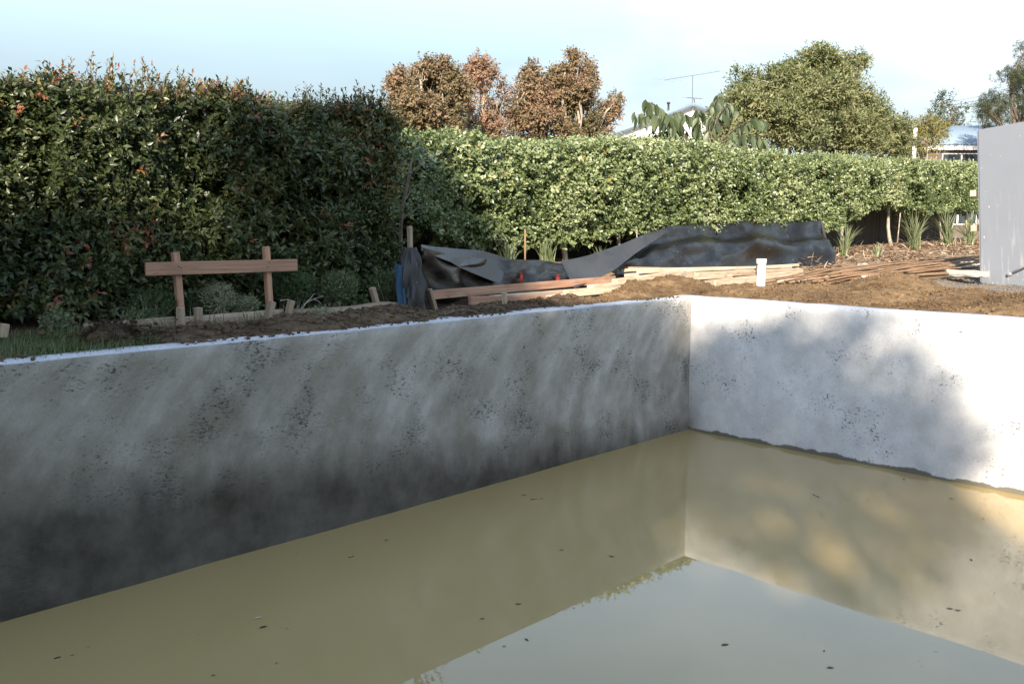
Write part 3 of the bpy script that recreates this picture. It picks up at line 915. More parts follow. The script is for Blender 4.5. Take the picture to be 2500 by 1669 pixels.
for i, x in enumerate((-8.6, -7.5, -6.15, -5.05, -4.1, -3.45)):
    pts = bend((x, 1.9 if i != 2 else 1.62, 0.03), (x + RNG.normal(0, .08), 1.85, 1.5), 7, .02)
    parts = [tube(pts, np.linspace(.034, .016, 7), 8)]
    for k in range(6):
        a = pts[2 + k % 4]; parts.append(tube(bend(a, a + np.array([RNG.normal(0, .3), RNG.normal(-.1, .15), RNG.uniform(.2, .5)]), 4), [.012, .009, .007, .004], 5))
    V, F = merge(parts); mesh_np('trunk', V - off, F, M['bark_brown'], tall, smooth=True)

# clipped pale hedge behind
CH_X0, CH_X1, CH_YF, CH_YB = -2.7, 20.5, 3.02, 3.95
_chx = [-3, -1.65, -1.19, -.69, -.08, .48, 1.09, 1.55, 2.13, 2.6, 2.95, 3.98, 5.24, 7.44, 9.17, 10.2, 10.7, 11.32, 12.4, 13.37, 14.7, 16.1, 18.6, 21]
_chb = [.9, .90, .66, .58, .54, .44, .54, .48, .54, .74, .80, .74, .76, .78, .76, .74, .9, 1.10, 1.40, 1.30, 1.12, 1.12, 1.28, 1.3]
_ctx = [-3, -1.7, -.86, 0, 1.56, 2.54, 3.62, 4.82, 6.2, 7.7, 9.4, 11.4, 13.7, 19.3, 21]; _ctz = [1.84, 1.86, 1.90, 1.93, 2.00, 2.10, 2.15, 2.17, 2.14, 2.14, 2.22, 2.26, 2.36, 2.55, 2.6]
def ch_bot(x): return np.interp(x, _chx, _chb) + .22 * n1(x, 2.3, 81, 2)
def ch_top(x): return np.interp(x, _ctx, _ctz) + .12 * n1(x, .9, 83)
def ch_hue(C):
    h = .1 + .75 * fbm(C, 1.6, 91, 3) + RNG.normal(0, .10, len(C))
    h = h + .28 * sstep(1.85, 2.1, C[:, 2] - .028 * np.maximum(C[:, 0], 0))  # crest leaves paler: sun on the top put into their colour
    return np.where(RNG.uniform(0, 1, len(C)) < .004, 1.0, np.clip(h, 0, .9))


clip = empty('clipped_hedge', (8.0, 3.5, 0.3))
tag(clip, 'long clipped pale green hedge on bare trunks behind the black sheeting', 'hedge')
off2 = np.array(clip.location)
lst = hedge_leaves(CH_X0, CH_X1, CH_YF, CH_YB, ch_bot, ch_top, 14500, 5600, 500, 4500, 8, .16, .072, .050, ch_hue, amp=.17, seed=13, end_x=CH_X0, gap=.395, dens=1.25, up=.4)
n = 420
sx = RNG.uniform(1.8, CH_X1, n); sy = RNG.uniform(CH_YF, CH_YB - .3, n)
stray = sprig_leaves(np.stack([sx, sy, ch_top(sx) - .02], -1), np.stack([RNG.normal(0, .2, n), RNG.normal(-.1, .2, n), np.ones(n)], -1), 9, RNG.uniform(.08, .24, n), .06, .038, np.clip(RNG.normal(.75, .1, n), 0, .9), .7, .7)
sz_ = RNG.uniform(.45, .95, 500); sx = RNG.uniform(CH_X0, CH_X1, 500)
stray2 = sprig_leaves(np.stack([sx, np.full(500, CH_YF - .04), ch_bot(sx) + (ch_top(sx) - ch_bot(sx)) * sz_], -1), np.stack([RNG.normal(0, .4, 500), -np.ones(500), RNG.normal(.6, .3, 500)], -1), 8, RNG.uniform(.12, .25, 500), .085, .058, np.clip(RNG.normal(.6, .2, 500), 0, .9), .8, .5)
q = cat_leaves(lst + [stray, stray2])
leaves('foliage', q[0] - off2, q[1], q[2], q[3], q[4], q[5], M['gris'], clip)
trunks = [(-.95, 600), (1.45, 635), (2.85, 600), (5.6, 0), (10.9, 640), (13.2, 600), (16.6, 0), (18.6, 0), (8.3, 0), (19.6, 0)]
for i, (x, _) in enumerate(trunks):
    y = 3.28 if x < 12.5 else 3.15
    z0 = float(gh(x, y)) - .05
    lean = .10 if i == 5 else RNG.normal(0, .06)
    pts = bend((x, y, z0), (x + lean, 3.4, ch_bot(x) + .55), 7, .025)
    r0 = (.04 if i in (1, 5) else .032)
    parts = [tube(pts, np.linspace(r0 * 1.15, r0 * .7, 7), 8)]
    for k in range(5):
        a = pts[4 + k % 3]; parts.append(tube(bend(a, a + np.array([RNG.normal(0, .35), RNG.normal(-.12, .12), RNG.uniform(.15, .5)]), 4, .06), [.016, .012, .008, .004], 5))
    V, F = merge(parts); mesh_np('trunk', V - off2, F, M['bark_pale'], clip, smooth=True)
print('hedges done')

# bare leaning trunk in the gap between the two hedges
gap_t = empty('forked_sapling', (-2.05, 2.2, .1))
tag(gap_t, 'slender bare forked trunk in the gap between the two hedges', 'tree')
o_ = np.array(gap_t.location)
p = [at_y(978, 560, 2.2), at_y(983, 500, 2.2), at_y(995, 450, 2.2), at_y(1003, 400, 2.25), at_y(1012, 370, 2.3)]
p = [np.array([p[0][0], 2.2, .08])] + p
V, F = tube(np.array(p) - o_, [.024, .022, .02, .018, .014, .008], 8); mesh_np('trunk', V, F, M['bark_brown'], gap_t, smooth=True)
for a, b in ((( 986, 492), (1040, 440)), ((1000, 425), (1030, 390)), ((984, 530), (1060, 480))):
    V, F = tube(bend(at_y(*a, 2.2), at_y(*b, 2.35), 5, .03) - o_, [.010, .009, .007, .005, .003], 5); mesh_np('branch', V, F, M['bark_brown'], gap_t, smooth=True)
cs = np.array([at_y(*a, 2.3) for a in ((1040, 440), (1035, 390), (1012, 365), (1062, 478), (1050, 500), (1025, 520), (1010, 545), (1045, 540), (1070, 455), (1055, 420), (1075, 520), (1020, 470))])
cs = np.repeat(cs, 5, 0) + RNG.normal(0, .07, (60, 3))
q = sprig_leaves(cs, RNG.normal(0, .5, (60, 3)) + np.array([.2, -.5, .3]), 6, .14, .065, .04, RNG.uniform(.0, .5, 60))
leaves('foliage', q[0] - o_, q[1], q[2], q[3], q[4], q[5], M['gris'], gap_t)

# dark paling fence behind the clipped hedge
fence = empty('paling_fence', (8, 4.25, .3))
tag(fence, 'dark stained timber paling fence glimpsed below the clipped hedge', 'fence')
pal = None
nf = 0
for k in range(230):
    x = -3.2 + k * .103
    if x > 20.5: break
    if pal is None:
        bm = bmesh.new(); box_bm(bm, (0, -.009, -.05), (1.62, .009, .05), .003)
        pal = obj_bm('paling', bm, M['fence'], fence); o = pal
    else:
        o = pal.copy(); link(o); o.parent = fence
    o.location = (x - 8, RNG.normal(0, .003), float(gh(x, 4.25)) - .32)
    o.rotation_euler = (0, -math.pi / 2, RNG.normal(0, .01))
for z in (.35, 1.35):
    box('rail', (-11.2, .013, z - .04), (12.5, .06, z + .04), M['fence'], fence)

# ------------------------------------------------------------------ trees


def crown_leaves(blobs, n, L, W, hue_fn, shell=.55, seed=0, up=.3, nleaf=6, S=.2, sub=.25, out=.8, gap=.3, lobes=7):
    """leaf shoots through a union of ellipsoids; denser near their skins, gated by noise"""
    b = []
    for q in blobs:
        q = np.array(q, float)
        b.append(np.concatenate([q[:3], q[3:6] * (.72 if lobes else 1.0)]))
        for _ in range(lobes):
            d = rand_dir(1)[0]; rr = RNG.uniform(.30, .52)
            b.append(np.concatenate([q[:3] + d * q[3:6] * (1.02 - rr * .8), q[3:6] * rr]))
    b = np.array(b, float)
    vol = (b[:, 3] * b[:, 4] * b[:, 5]) ** (2 / 3.)
    k = RNG.choice(len(b), n, p=vol / vol.sum())
    d = rand_dir(n)
    r = (1 - RNG.exponential(1 - shell, n) * .5).clip(.1, 1.0) * np.where(RNG.uniform(0, 1, n) < .12, RNG.uniform(1.0, 1.28, n), 1.0)
    C = b[k, :3] + d * b[k, 3:6] * r[:, None]
    C += d * ((fbm(C, 1.1, seed, 3) - .5) * sub * 2)[:, None] * b[k, 3:6]
    g = fbm(C, 2.2, seed + 9, 3)
    keep = g > gap + RNG.normal(0, .04, n)
    C, d = C[keep], d[keep]
    D = norm(d + np.array([0, 0, up]) + RNG.normal(0, .4, (len(C), 3)))
    return sprig_leaves(C, D, nleaf, S, L, W, hue_fn(C), out, .5)


def tree(name, base, blobs, n, L, W, hue_fn, mat, bark, label, trunk_r=.12, nbr=3, parts_kw=None, group=None, fork=.35, cat='tree', tw=.5):
    t = empty(name, base)
    tag(t, label, cat, group)
    o = np.array(base)
    top = np.mean([b[:3] for b in blobs], 0)
    fk = o + (top - o) * fork + np.array([RNG.normal(0, .1), RNG.normal(0, .1), 0])
    pts = bend(o - np.array([0, 0, .1]), fk, 5, .03)
    tr = mesh_np('trunk', *[a if i else a - o for i, a in enumerate(tube(pts, np.linspace(trunk_r * 1.25, trunk_r * .8, 5), 10))], bark, t, smooth=True)
    br = []
    for b in blobs:
        c = np.array(b[:3])
        e = bend(fk, c, 6, .06); br.append(tube(e, np.linspace(trunk_r * .55, trunk_r * .16, 6), 6))
        for _ in range(nbr):
            d = rand_dir(1)[0] * np.array(b[3:6]) * .85; d[2] = abs(d[2]) * .8
            a = e[RNG.integers(3, 6)]
            s = bend(a, c + d, 5, .08); br.append(tube(s, np.linspace(trunk_r * .18, trunk_r * .04, 5), 5))
            for _ in range(2):
                a2 = s[RNG.integers(2, 4)]; br.append(tube(bend(a2, a2 + rand_dir(1)[0] * tw * np.array(b[3:6]) + np.array([0, 0, .1]), 4, .08), np.linspace(trunk_r * .07, trunk_r * .02, 4), 4))
    V, F = merge(br); mesh_np('branch_work', V - o, F, bark, tr, smooth=True)
    q = crown_leaves(blobs, n, L, W, hue_fn, **(parts_kw or {}))
    leaves('crown', q[0] - o, q[1], q[2], q[3], q[4], q[5], mat, t, simple=True)
    return t


def blobs_px(lst, Y, ry=1.0):
    """crown lobes given where they show in the view, at depth Y: (px, py, half width px, half height px, dy)"""
    out = []
    for (x, y, rx, rz, dy) in lst:
        c = at_y(x, y, Y + dy); d = np.dot(c - CAM, _FW) / 2110.0
        out.append((*c, rx * d, rx * d * ry, rz * d))
    return out


def base_px(x, Y):
    c = at_y(x, 420, Y); return (c[0], Y, float(gh(c[0], Y)))


# bronze autumn trees
def mh(lo, hi, seed):
    return lambda C: np.clip(lo + (hi - lo) * fbm(C, 1.0, seed, 3) * 1.1 + RNG.normal(0, .1, len(C)) + .12 * (C[:, 2] - 3.6), 0, 1)


tree('bronze_tree', base_px(1060, 8.5), blobs_px([(985, 225, 42, 38, 0), (1060, 205, 62, 42, .2), (1010, 285, 66, 52, -.2), (1085, 280, 66, 58, 0), (1050, 330, 80, 40, 0), (1115, 215, 38, 32, 0), (968, 200, 24, 22, 0), (1035, 165, 18, 26, 0), (1075, 170, 16, 22, 0), (962, 180, 12, 18, 0), (1108, 188, 14, 22, 0)], 8.5),
     7600, .085, .05, mh(-.1, .85, 101), M['maple'], M['bark_pale'], 'brown bronze-leaved tree nearest the tall hedge', .10, 4, dict(seed=101, gap=.455, S=.18, nleaf=7, sub=.35))
tree('bronze_tree', base_px(1165, 9.4), blobs_px([(1175, 195, 44, 46, 0), (1150, 250, 44, 52, 0), (1205, 245, 40, 48, 0), (1180, 310, 60, 50, 0), (1235, 305, 40, 42, 0), (1165, 158, 18, 22, 0), (1190, 165, 16, 24, 0)], 9.4),
     4200, .085, .045, mh(.2, 1.15, 111), M['maple'], M['bark_pale'], 'pinkish thinning tree with pale bare branches between the bronze trees', .10, 7, dict(seed=111, gap=.49, S=.18, nleaf=7, sub=.35), tw=.8)
tree('bronze_tree', base_px(1370, 8.8), blobs_px([(1395, 180, 36, 42, 0), (1370, 230, 66, 56, 0), (1305, 215, 42, 40, 0), (1300, 270, 62, 55, 0), (1410, 280, 62, 58, 0), (1345, 325, 92, 40, 0), (1430, 200, 24, 30, 0), (1452, 315, 44, 36, 0), (1490, 270, 24, 20, 0), (1262, 225, 26, 26, 0), (1392, 142, 14, 26, 0), (1300, 180, 14, 22, 0), (1435, 165, 12, 22, 0), (1505, 245, 12, 14, 0), (1350, 185, 14, 22, 0)], 8.8),
     8600, .085, .05, mh(-.1, .95, 121), M['maple'], M['bark_pale'], 'rust and olive tree with the highest bronze top, beside the white house', .11, 5, dict(seed=121, gap=.455, S=.18, nleaf=7, sub=.35))
# big rounded green tree
def gt(seed): return lambda C: np.clip(.15 + .75 * fbm(C, .8, seed, 3) + RNG.normal(0, .12, len(C)), 0, .98)
tree('round_green_tree', base_px(2010, 7.5), blobs_px([(2000, 182, 95, 50, 0), (1880, 215, 95, 55, 0), (2060, 225, 75, 75, 0), (1960, 250, 120, 75, -.6), (1820, 265, 85, 50, 0), (2090, 290, 70, 60, -.2), (1900, 320, 130, 60, -.6), (2050, 340, 110, 60, -.6), (2150, 330, 60, 50, 0), (1790, 320, 60, 60, 0), (2180, 365, 50, 35, 0), (1995, 140, 40, 18, 0), (2085, 155, 34, 22, 0), (1920, 170, 36, 20, 0)], 7.5),
     15000, .15, .055, gt(131), M['green_tree'], M['bark_pale'], 'large rounded olive green tree rising above the clipped hedge', .2, 4, dict(seed=131, gap=.445, S=.3, nleaf=8, up=.6, sub=.3))
tree('yellowing_tree', base_px(2270, 11), blobs_px([(2250, 310, 40, 24, 0), (2290, 315, 30, 22, 0), (2225, 345, 40, 30, 0), (2262, 350, 40, 30, 0)], 11),
     900, .16, .06, lambda C: RNG.uniform(0, 1, len(C)), M['yellow_tree'], M['bark_pale'], 'small yellowing tree behind the white cross post', .08, 3, dict(seed=141, gap=.35, S=.3))
tree('sparse_tree', base_px(2320, 22), blobs_px([(2310, 245, 30, 18, 0), (2335, 265, 30, 20, 0), (2295, 280, 26, 22, 0), (2345, 305, 24, 14, 0), (2320, 300, 26, 22, 0)], 22),
     420, .3, .1, lambda C: RNG.uniform(.2, .9, len(C)), M['pine_needle'], M['bark_brown'], 'thin sparse far tree with sky showing through, left of the pine', .14, 5, dict(seed=151, gap=.42, S=.45), tw=.7)
tree('pine_tree', base_px(2470, 15), blobs_px([(2498, 135, 26, 40, 0), (2470, 185, 40, 26, 0), (2440, 240, 38, 32, 0), (2420, 262, 36, 30, 0), (2485, 245, 46, 42, 0), (2400, 270, 18, 24, 0), (2500, 290, 50, 40, 0), (2440, 290, 40, 26, 0), (2530, 180, 60, 60, 0)], 15),
     2600, .26, .022, lambda C: RNG.uniform(0, 1, len(C)), M['pine_needle'], M['bark_brown'], 'dark pine tree at the right edge behind the grey panel', .25, 5, dict(seed=161, gap=.36, S=.3, nleaf=14), tw=.6)

# big drooping-leaf shrub: every leaf its own part
lo = empty('large_leaf_shrub', base_px(1700, 4.7))
tag(lo, 'shrub with long drooping grey-green leaves poking above the hedge', 'shrub')
oo = np.array(lo.location)
stem_px = [[(1700, 365), (1650, 305), (1595, 272), (1552, 282)], [(1700, 365), (1640, 285), (1600, 246), (1578, 252)], [(1700, 365), (1672, 300), (1630, 272), (1590, 300)], [(1720, 365), (1700, 290), (1672, 262), (1640, 280)],
           [(1730, 365), (1745, 285), (1770, 242), (1795, 262)], [(1725, 365), (1735, 300), (1738, 250), (1755, 240)], [(1740, 365), (1800, 300), (1840, 280), (1872, 300)], [(1740, 365), (1790, 320), (1840, 325), (1890, 355)],
           [(1700, 365), (1650, 325), (1600, 318), (1562, 335)], [(1715, 365), (1700, 310), (1690, 282), (1710, 272)], [(1690, 365), (1660, 330), (1630, 310), (1600, 330)]]
lm = None
nlf = 0
for si, ctl in enumerate(stem_px):
    Yd = 4.7 + RNG.normal(0, .2)
    c4 = [at_y(*p, Yd) for p in ctl]
    def bez(t): return (1 - t) ** 3 * c4[0] + 3 * t * (1 - t) ** 2 * c4[1] + 3 * t * t * (1 - t) * c4[2] + t ** 3 * c4[3]
    pts = np.array([bez(t) for t in np.linspace(0, 1, 12)])
    V, F = tube(pts - oo, np.linspace(.013, .004, 12), 6); mesh_np('stem', V, F, M['bark_brown'], lo, smooth=True)
    for k in range(32):
        p = bez(.26 + .74 * k / 31) + RNG.normal(0, .03, 3)
        if lm is None:
            m_ = 6
            s_ = np.linspace(0, 1, m_ + 1)
            w_ = np.sin(np.pi * s_ ** .8) * .5
            Vl = []
            for q_, ww in zip(s_, w_):
                zc = -.18 * q_ ** 2
                Vl += [(q_, -ww * .42, zc + ww * .10), (q_, 0, zc), (q_, ww * .42, zc + ww * .10)]
            Fl = [(3 * j + k2, 3 * j + 3 + k2, 3 * j + 4 + k2, 3 * j + 1 + k2) for j in range(m_) for k2 in (0, 1)]
            lm = [mesh_np('leaf', np.array(Vl), np.array(Fl), M['loquat'], mesh_only=True, smooth=True, attrs={'hue': np.full(len(Vl), h)}) for h in (.1, .35, .6, .9)]
        o = bpy.data.objects.new('leaf', lm[RNG.integers(0, 4)]); link(o, lo)
        rzz = RNG.uniform(0, 6.28)
        o.location = p - oo
        sc = RNG.uniform(.22, .33)
        o.scale = (sc, sc * RNG.uniform(.8, 1.1), sc)
        o.rotation_euler = (RNG.normal(0, .5), R_(RNG.uniform(45, 85)), rzz)
        nlf += 1

# shade trees beyond the near side of the pool (their crowns shade the long wall and most of the water)
SQ = 28.0
SD = np.array([SDX, SDY, 0]); SN = np.array([-SDY, SDX, 0])
def sun_blob(s, t, r, dq=0.0, ry=1.0):
    r = r - .2
    c = -(SQ + dq) * SD + s * SN; return (c[0], c[1], t + STE * (SQ + dq), r, r * ry, r)


def shade_tree(label, s0, lst, n):
    b = -SQ * SD + s0 * SN
    tree('shade_tree', (b[0], b[1], float(gh(b[0], b[1]))), [sun_blob(*q) for q in lst], n, .22, .14,
         lambda C: RNG.uniform(0, .9, len(C)), M['green_tree'], M['bark_brown'], label, .35, 3,
         dict(seed=int(200 + s0), gap=.10, S=.16, nleaf=6, shell=.2, sub=.05, lobes=0), group='big shade trees on the near side of the pool')


shade_tree('big leafy tree whose round crown shades the short wall', 0.0,
           [(-1.2, -1.5, 1.08), (-1.85, -1.95, .75), (-2.25, -2.25, .55), (-1.2, -2.72, .5), (-1.25, -3.15, .5), (-2.05, -2.8, .42), (-2.1, -3.3, .45), (-.25, -2.9, .5), (1.3, -2.3, .7), (.1, -1.12, .92), (-.55, -1.38, .95), (.6, -1.33, .92), (1.2, -1.4, .95), (.6, -2.7, 1.05), (-.2, -2.0, .8), (-.3, -4.6, 1.3), (-1.9, -5.0, 1.55), (1.1, -4.2, 1.5), (-3.2, -5.6, 1.6), (0, -6.4, 1.9), (-2, -7.2, 2.0), (1.2, -7.6, 2.0)], 8000)
shade_tree('big leafy tree whose crown shades the long wall', 3.6,
           [(3.25, 1.75, .42), (3.1, 1.1, .66), (2.9, .45, .85), (2.6, -.2, .95), (3.2, -.3, .85), (2.3, -1.25, 1.0), (3.2, -.85, .85), (2.2, -2.9, 1.3), (3.5, -2.5, 1.2), (4.3, -1.95, .85), (5.0, -2.35, .85), (5.6, -2.8, .9), (2.6, -4.6, 1.6), (4.6, -4.2, 1.5), (3.4, -6.2, 1.8), (5.2, -6.4, 1.8), (3.5, -8, 1.8)], 13000)
shade_tree('big leafy tree shading the far left of the pool', 7.6,
           [(6.0, -3.0, 1.1), (7.2, -3.2, 1.3), (8.6, -3.2, 1.4), (6.6, -5, 1.7), (8.2, -5.2, 1.8), (7.4, -7, 2.0), (9.8, -4.2, 1.6)], 9000)
print('trees done')

# ------------------------------------------------------------------ far buildings, aerials, post, wires


def gable_house(name, label, ridge_px, eL, eR, D, depth, wall_mat, roof_mat, over=.35):
    """gable end turned towards the pool; D = distance from the viewpoint"""
    d = ray(*ridge_px); d = d / np.dot(d, _FW); Rg = CAM + d * D
    a = math.atan2(d[1], d[0]); sc_ = D / 2110.0
    h = empty(name, (Rg[0], Rg[1], 0), a - math.pi / 2); tag(h, label, 'house')
    zr = Rg[2]
    E0 = np.array([(eL[0] - ridge_px[0]) * sc_, 0, zr - (eL[1] - ridge_px[1]) * sc_]); E1 = np.array([(eR[0] - ridge_px[0]) * sc_, 0, zr - (eR[1] - ridge_px[1]) * sc_]); Rg = np.array([0, 0, zr])
    d = np.array([0, depth, 0])
    B0, B1 = np.array([E0[0], 0, 0]), np.array([E1[0], 0, 0])
    V = np.array([B0, B1, E1, Rg, E0, B0 + d, B1 + d, E1 + d, Rg + d, E0 + d])
    me = bpy.data.meshes.new('wall'); me.from_pydata([tuple(v) for v in V], [], [(0, 1, 2, 3, 4), (9, 8, 7, 6, 5), (0, 4, 9, 5), (1, 6, 7, 2), (4, 3, 8, 9), (3, 2, 7, 8)])
    me.materials.append(wall_mat); link(bpy.data.objects.new('wall', me), h)
    for A in (E0, E1):
        u = (A - Rg); u = u / np.linalg.norm(u); tip = A + u * over
        nrm_ = np.array([-u[2], 0, u[0]]); nrm_ = nrm_ if nrm_[2] > 0 else -nrm_
        up_ = nrm_ * .20; lo_ = nrm_ * .01
        f0 = np.array([0, -over, 0]); f1 = d + np.array([0, over, 0])
        q = [Rg + lo_ + f0, tip + lo_ + f0, tip + lo_ + f1, Rg + lo_ + f1]
        V = np.array(q + [p + up_ for p in q])
        mesh_np('roof', V, np.array([(0, 1, 2, 3), (7, 6, 5, 4), (0, 4, 5, 1), (1, 5, 6, 2), (2, 6, 7, 3), (3, 7, 4, 0)]), roof_mat, h)
    return h


Yh = 24.0
wh = gable_house('white_house', 'white gabled house with grey roof edge behind the large-leaf shrub', (1692, 262), (1430, 352), (1860, 322), 42.0, 9.0, M['white'], M['roof'])
Ys = 20.0
sa, sb = at_y(2262, 358, Ys), at_y(2440, 354, Ys)
sh = empty('low_shed', (sa[0], Ys, 0), -.771); tag(sh, 'low building with blue-grey roof and white fascia beside the grey panel', 'shed')
so = np.array(sh.location)
wd = 8.0
box('wall', (0, 0, 0), (wd, 6, sa[2] - .25), M['bark_brown'], sh)
box('fascia', (-.3, -.35, sa[2] - .28), (wd + .3, -.30, sa[2] + .05), M['white'], sh)
rt = at_y(2262, 322, Ys)[2]
V = np.array([(-.3, -.4, sa[2] + .06), (wd + .3, -.4, sa[2] + .06), (wd + .3, 3.2, rt + .75), (-.3, 3.2, rt + .75), (-.3, 6.6, sa[2]), (wd + .3, 6.6, sa[2])])
V2 = np.concatenate([V, V + np.array([0, 0, .08])])
mesh_np('roof', V2, np.array([(0, 3, 2, 1), (3, 4, 5, 2), (6, 7, 8, 9), (9, 8, 11, 10), (0, 1, 7, 6), (4, 10, 11, 5), (1, 2, 8, 7), (2, 5, 11, 8), (3, 0, 6, 9), (4, 3, 9, 10)]), M['roof'], sh)
wf = box('window', (1.2, -.05, 1.0), (wd - 1.0, -.003, sa[2] - .5), M['white'], sh)
for k_ in range(4):
    ww_ = (wd - 2.2) / 4; box('pane', (1.2 + ww_ * k_ + .06, -.056, 1.06), (1.2 + ww_ * (k_ + 1) - .06, -.052, sa[2] - .56), M['glass'], wf)


def aerial(name, label, mast0, boom0, boom1, nel, elen, r=.012, emast=True):
    t = empty(name, mast0); tag(t, label, 'aerial')
    o = np.array(mast0); b0, b1 = np.array(boom0), np.array(boom1)
    mid = (b0 + b1) / 2
    mesh_np('mast', *[a if i else a - o for i, a in enumerate(tube(np.array([o, o * .5 + mid * .5, mid]), r * 1.5, 6))], M['dark'], t)
    mesh_np('boom', *[a if i else a - o for i, a in enumerate(tube(np.array([b0, mid, b1]), r, 5))], M['dark'], t)
    u = norm(b1 - b0); s = norm(np.cross(u, [0, 0, 1.0]))
    ed = norm(s + np.array([0, 0, -.25]))
    for k in range(nel):
        c = b0 + (b1 - b0) * (k / (nel - 1)); L = elen * (1.1 - .5 * k / nel)
        mesh_np('element', *[a if i else a - o for i, a in enumerate(tube(np.array([c - ed * L / 2, c, c + ed * L / 2]), r * .6, 4))], M['steel'], t)


Ya = 22.0
aerial('television_aerial', 'long thin television aerial standing highest over the white house', CAM + ray(1690, 262) * 42.5, CAM + ray(1622, 196) * 41, CAM + ray(1758, 174) * 42.5, 9, 1.5, .008)
aerial('television_aerial', 'small aerial on the ridge of the white house', CAM + ray(1697, 262) * 42.2, CAM + ray(1676, 239) * 42, CAM + ray(1712, 241) * 42.6, 5, .5, .016)
fl = empty('flue_pipe', CAM + ray(1632, 284) * 42.6); tag(fl, 'thin dark flue pipe on the white house roof', 'pipe')
fo = np.array(fl.location); pt = CAM + ray(1632, 254) * 42.6 - fo
mesh_np('pipe', *cyl_caps(np.array([(0, 0, -.2), pt * .5, pt]), .05, 8), M['dark'], fl)
mesh_np('cap', *cyl_caps(np.array([pt, pt + (0, 0, .04), pt + (0, 0, .08)]), .085, 8), M['dark'], fl)

Yp = 9.0
pc = at_y(2229, 420, Yp); pt = at_y(2229, 312, Yp)
wp = empty('cross_post', (pc[0], Yp, float(gh(pc[0], Yp)))); tag(wp, 'white post with a brown crossarm standing above the hedge', 'post')
zb = wp.location.z
box('post', (-.06, -.06, -.1), (.06, .06, pt[2] - zb), M['white'], wp, .01)
za = at_y(2229, 348, Yp)[2] - zb
bm = bmesh.new(); box_bm(bm, (-.36, -.17, za - .07), (.36, -.095, za + .07), .008); o = obj_bm('crossarm', bm, M['bark_brown'], wp)
o.rotation_euler = (0, 0, YAW - math.pi / 2); o.location = (0, 0, 0)
for k, (pa, pb) in enumerate((((2283, 254), (2540, 188)), ((2283, 262), (2540, 200)), ((2250, 300), (2540, 215)))):
    V, F = tube(bend(at_y(*pa, 30 + k), at_y(*pb, 17 + k * .3), 10, 0, .35), .016, 4)
    tag(mesh_np('overhead_wire', V, F, M['dark']), ['uppermost thin overhead wire crossing the pine', 'middle thin overhead wire crossing the pine', 'lowest thin overhead wire crossing the pine'][k], 'wire', 'overhead wires at the right')

# ------------------------------------------------------------------ timber


def board_mesh(name, L, w, h, mat, bevel=.004, pointed=0.0):
    bm = bmesh.new(); box_bm(bm, (0, -w / 2, -h / 2), (L, w / 2, h / 2), bevel)
    if pointed:
        for v in bm.verts:
            if v.co.x > L - pointed * .5: v.co.x = L; v.co.y *= .25; v.co.z *= .25
        bmesh.ops.translate(bm, verts=[], vec=(0, 0, 0))
    me = bpy.data.meshes.new(name); bm.normal_update(); bm.to_mesh(me); bm.free(); me.materials.append(mat)
    return me


def board_between(name, p0, p1, w, h, mat, parent=None, roll=0.0, origin=None):
    """board with its length from p0 to p1, w = horizontal width, h = height"""
    p0, p1 = Vector(p0), Vector(p1)
    u = (p1 - p0); L = u.length; u.normalize()
    side = Vector((0, 0, 1)).cross(u)
    if side.length < 1e-3: side = Vector((0, 1, 0))
    side.normalize(); up = u.cross(side)
    Rm = Matrix((u, side, up)).transposed().to_4x4() @ Matrix.Rotation(roll, 4, 'X')
    o = bpy.data.objects.new(name, board_mesh(name, L, w, h, mat))
    link(o, parent)
    Mx = Matrix.Translation(p0) @ Rm
    o.matrix_world = Mx if parent is None else Matrix.Translation(-Vector(parent.location)) @ Mx
    if parent is not None:
        o.matrix_basis = Matrix.Translation(-Vector(parent.location)) @ Mx
    return o


# profile frame: two posts and a rail
pf = empty('timber_profile', (-5.1, 1.2, .08)); tag(pf, 'timber set-out profile of two posts and one rail before the tall hedge', 'timber frame')
rl = board_between('rail', at_y(355, 657, 1.12), at_y(725, 647, 1.12), .030, .105, M['pine_orange'], pf)
for nx_ in (.255, .275, 1.03, 1.05):
    V, F = cyl_caps(np.array([(nx_, -.0145, (nx_ * 37 % .05) - .02), (nx_, -.0160, (nx_ * 37 % .05) - .02), (nx_, -.0175, (nx_ * 37 % .05) - .02)]), .005, 8); mesh_np('nail', V, F, M['dark'], rl)
for a, b in (((443, 775), (428, 616)), ((659, 752), (649, 602))):
    p0, p1 = at_y(*a, 1.165), at_y(*b, 1.165); p0[2] = min(p0[2], .02)
    board_between('post', p0, p1, .055, .052, M['pine_orange'], pf)

stk = [((441, 800), (440, 750), .85, .062, 'weathered square peg in front of the left profile post', 'pine_grey'),
       ((484, 785), (484, 750), 1.0, .066, 'short wooden peg right of the left profile post', 'pine_grey'),
       ((657, 772), (664, 736), .85, .066, 'leaning wooden peg before the right profile post', 'pine_grey'),
       ((704, 765), (711, 735), .96, .060, 'short leaning peg right of the right profile post', 'pine_grey'),
       ((921, 748), (908, 702), 1.04, .060, 'pale wooden peg behind the curved edging board', 'pine_grey'),
       ((1061, 750), (1048, 705), .98, .050, 'leaning peg propping the end of the long beam', 'pine_grey'),
       ((1232, 750), (1231, 714), .62, .050, 'wooden peg in front of the low plank', 'pine'),
       ((8, 815), (12, 790), 1.0, .066, 'short wooden peg in the grass at the left edge', 'pine_grey')]
for a, b, Y, w, lab, mk in stk:
    p0, p1 = at_y(*a, Y), at_y(*b, Y); u = p1 - p0; p0 = p0 - u * .35
    tag(board_between('wooden_peg', p0, p1, w, w * .75, M[mk]), lab, 'peg', 'pegs along the soil strip')

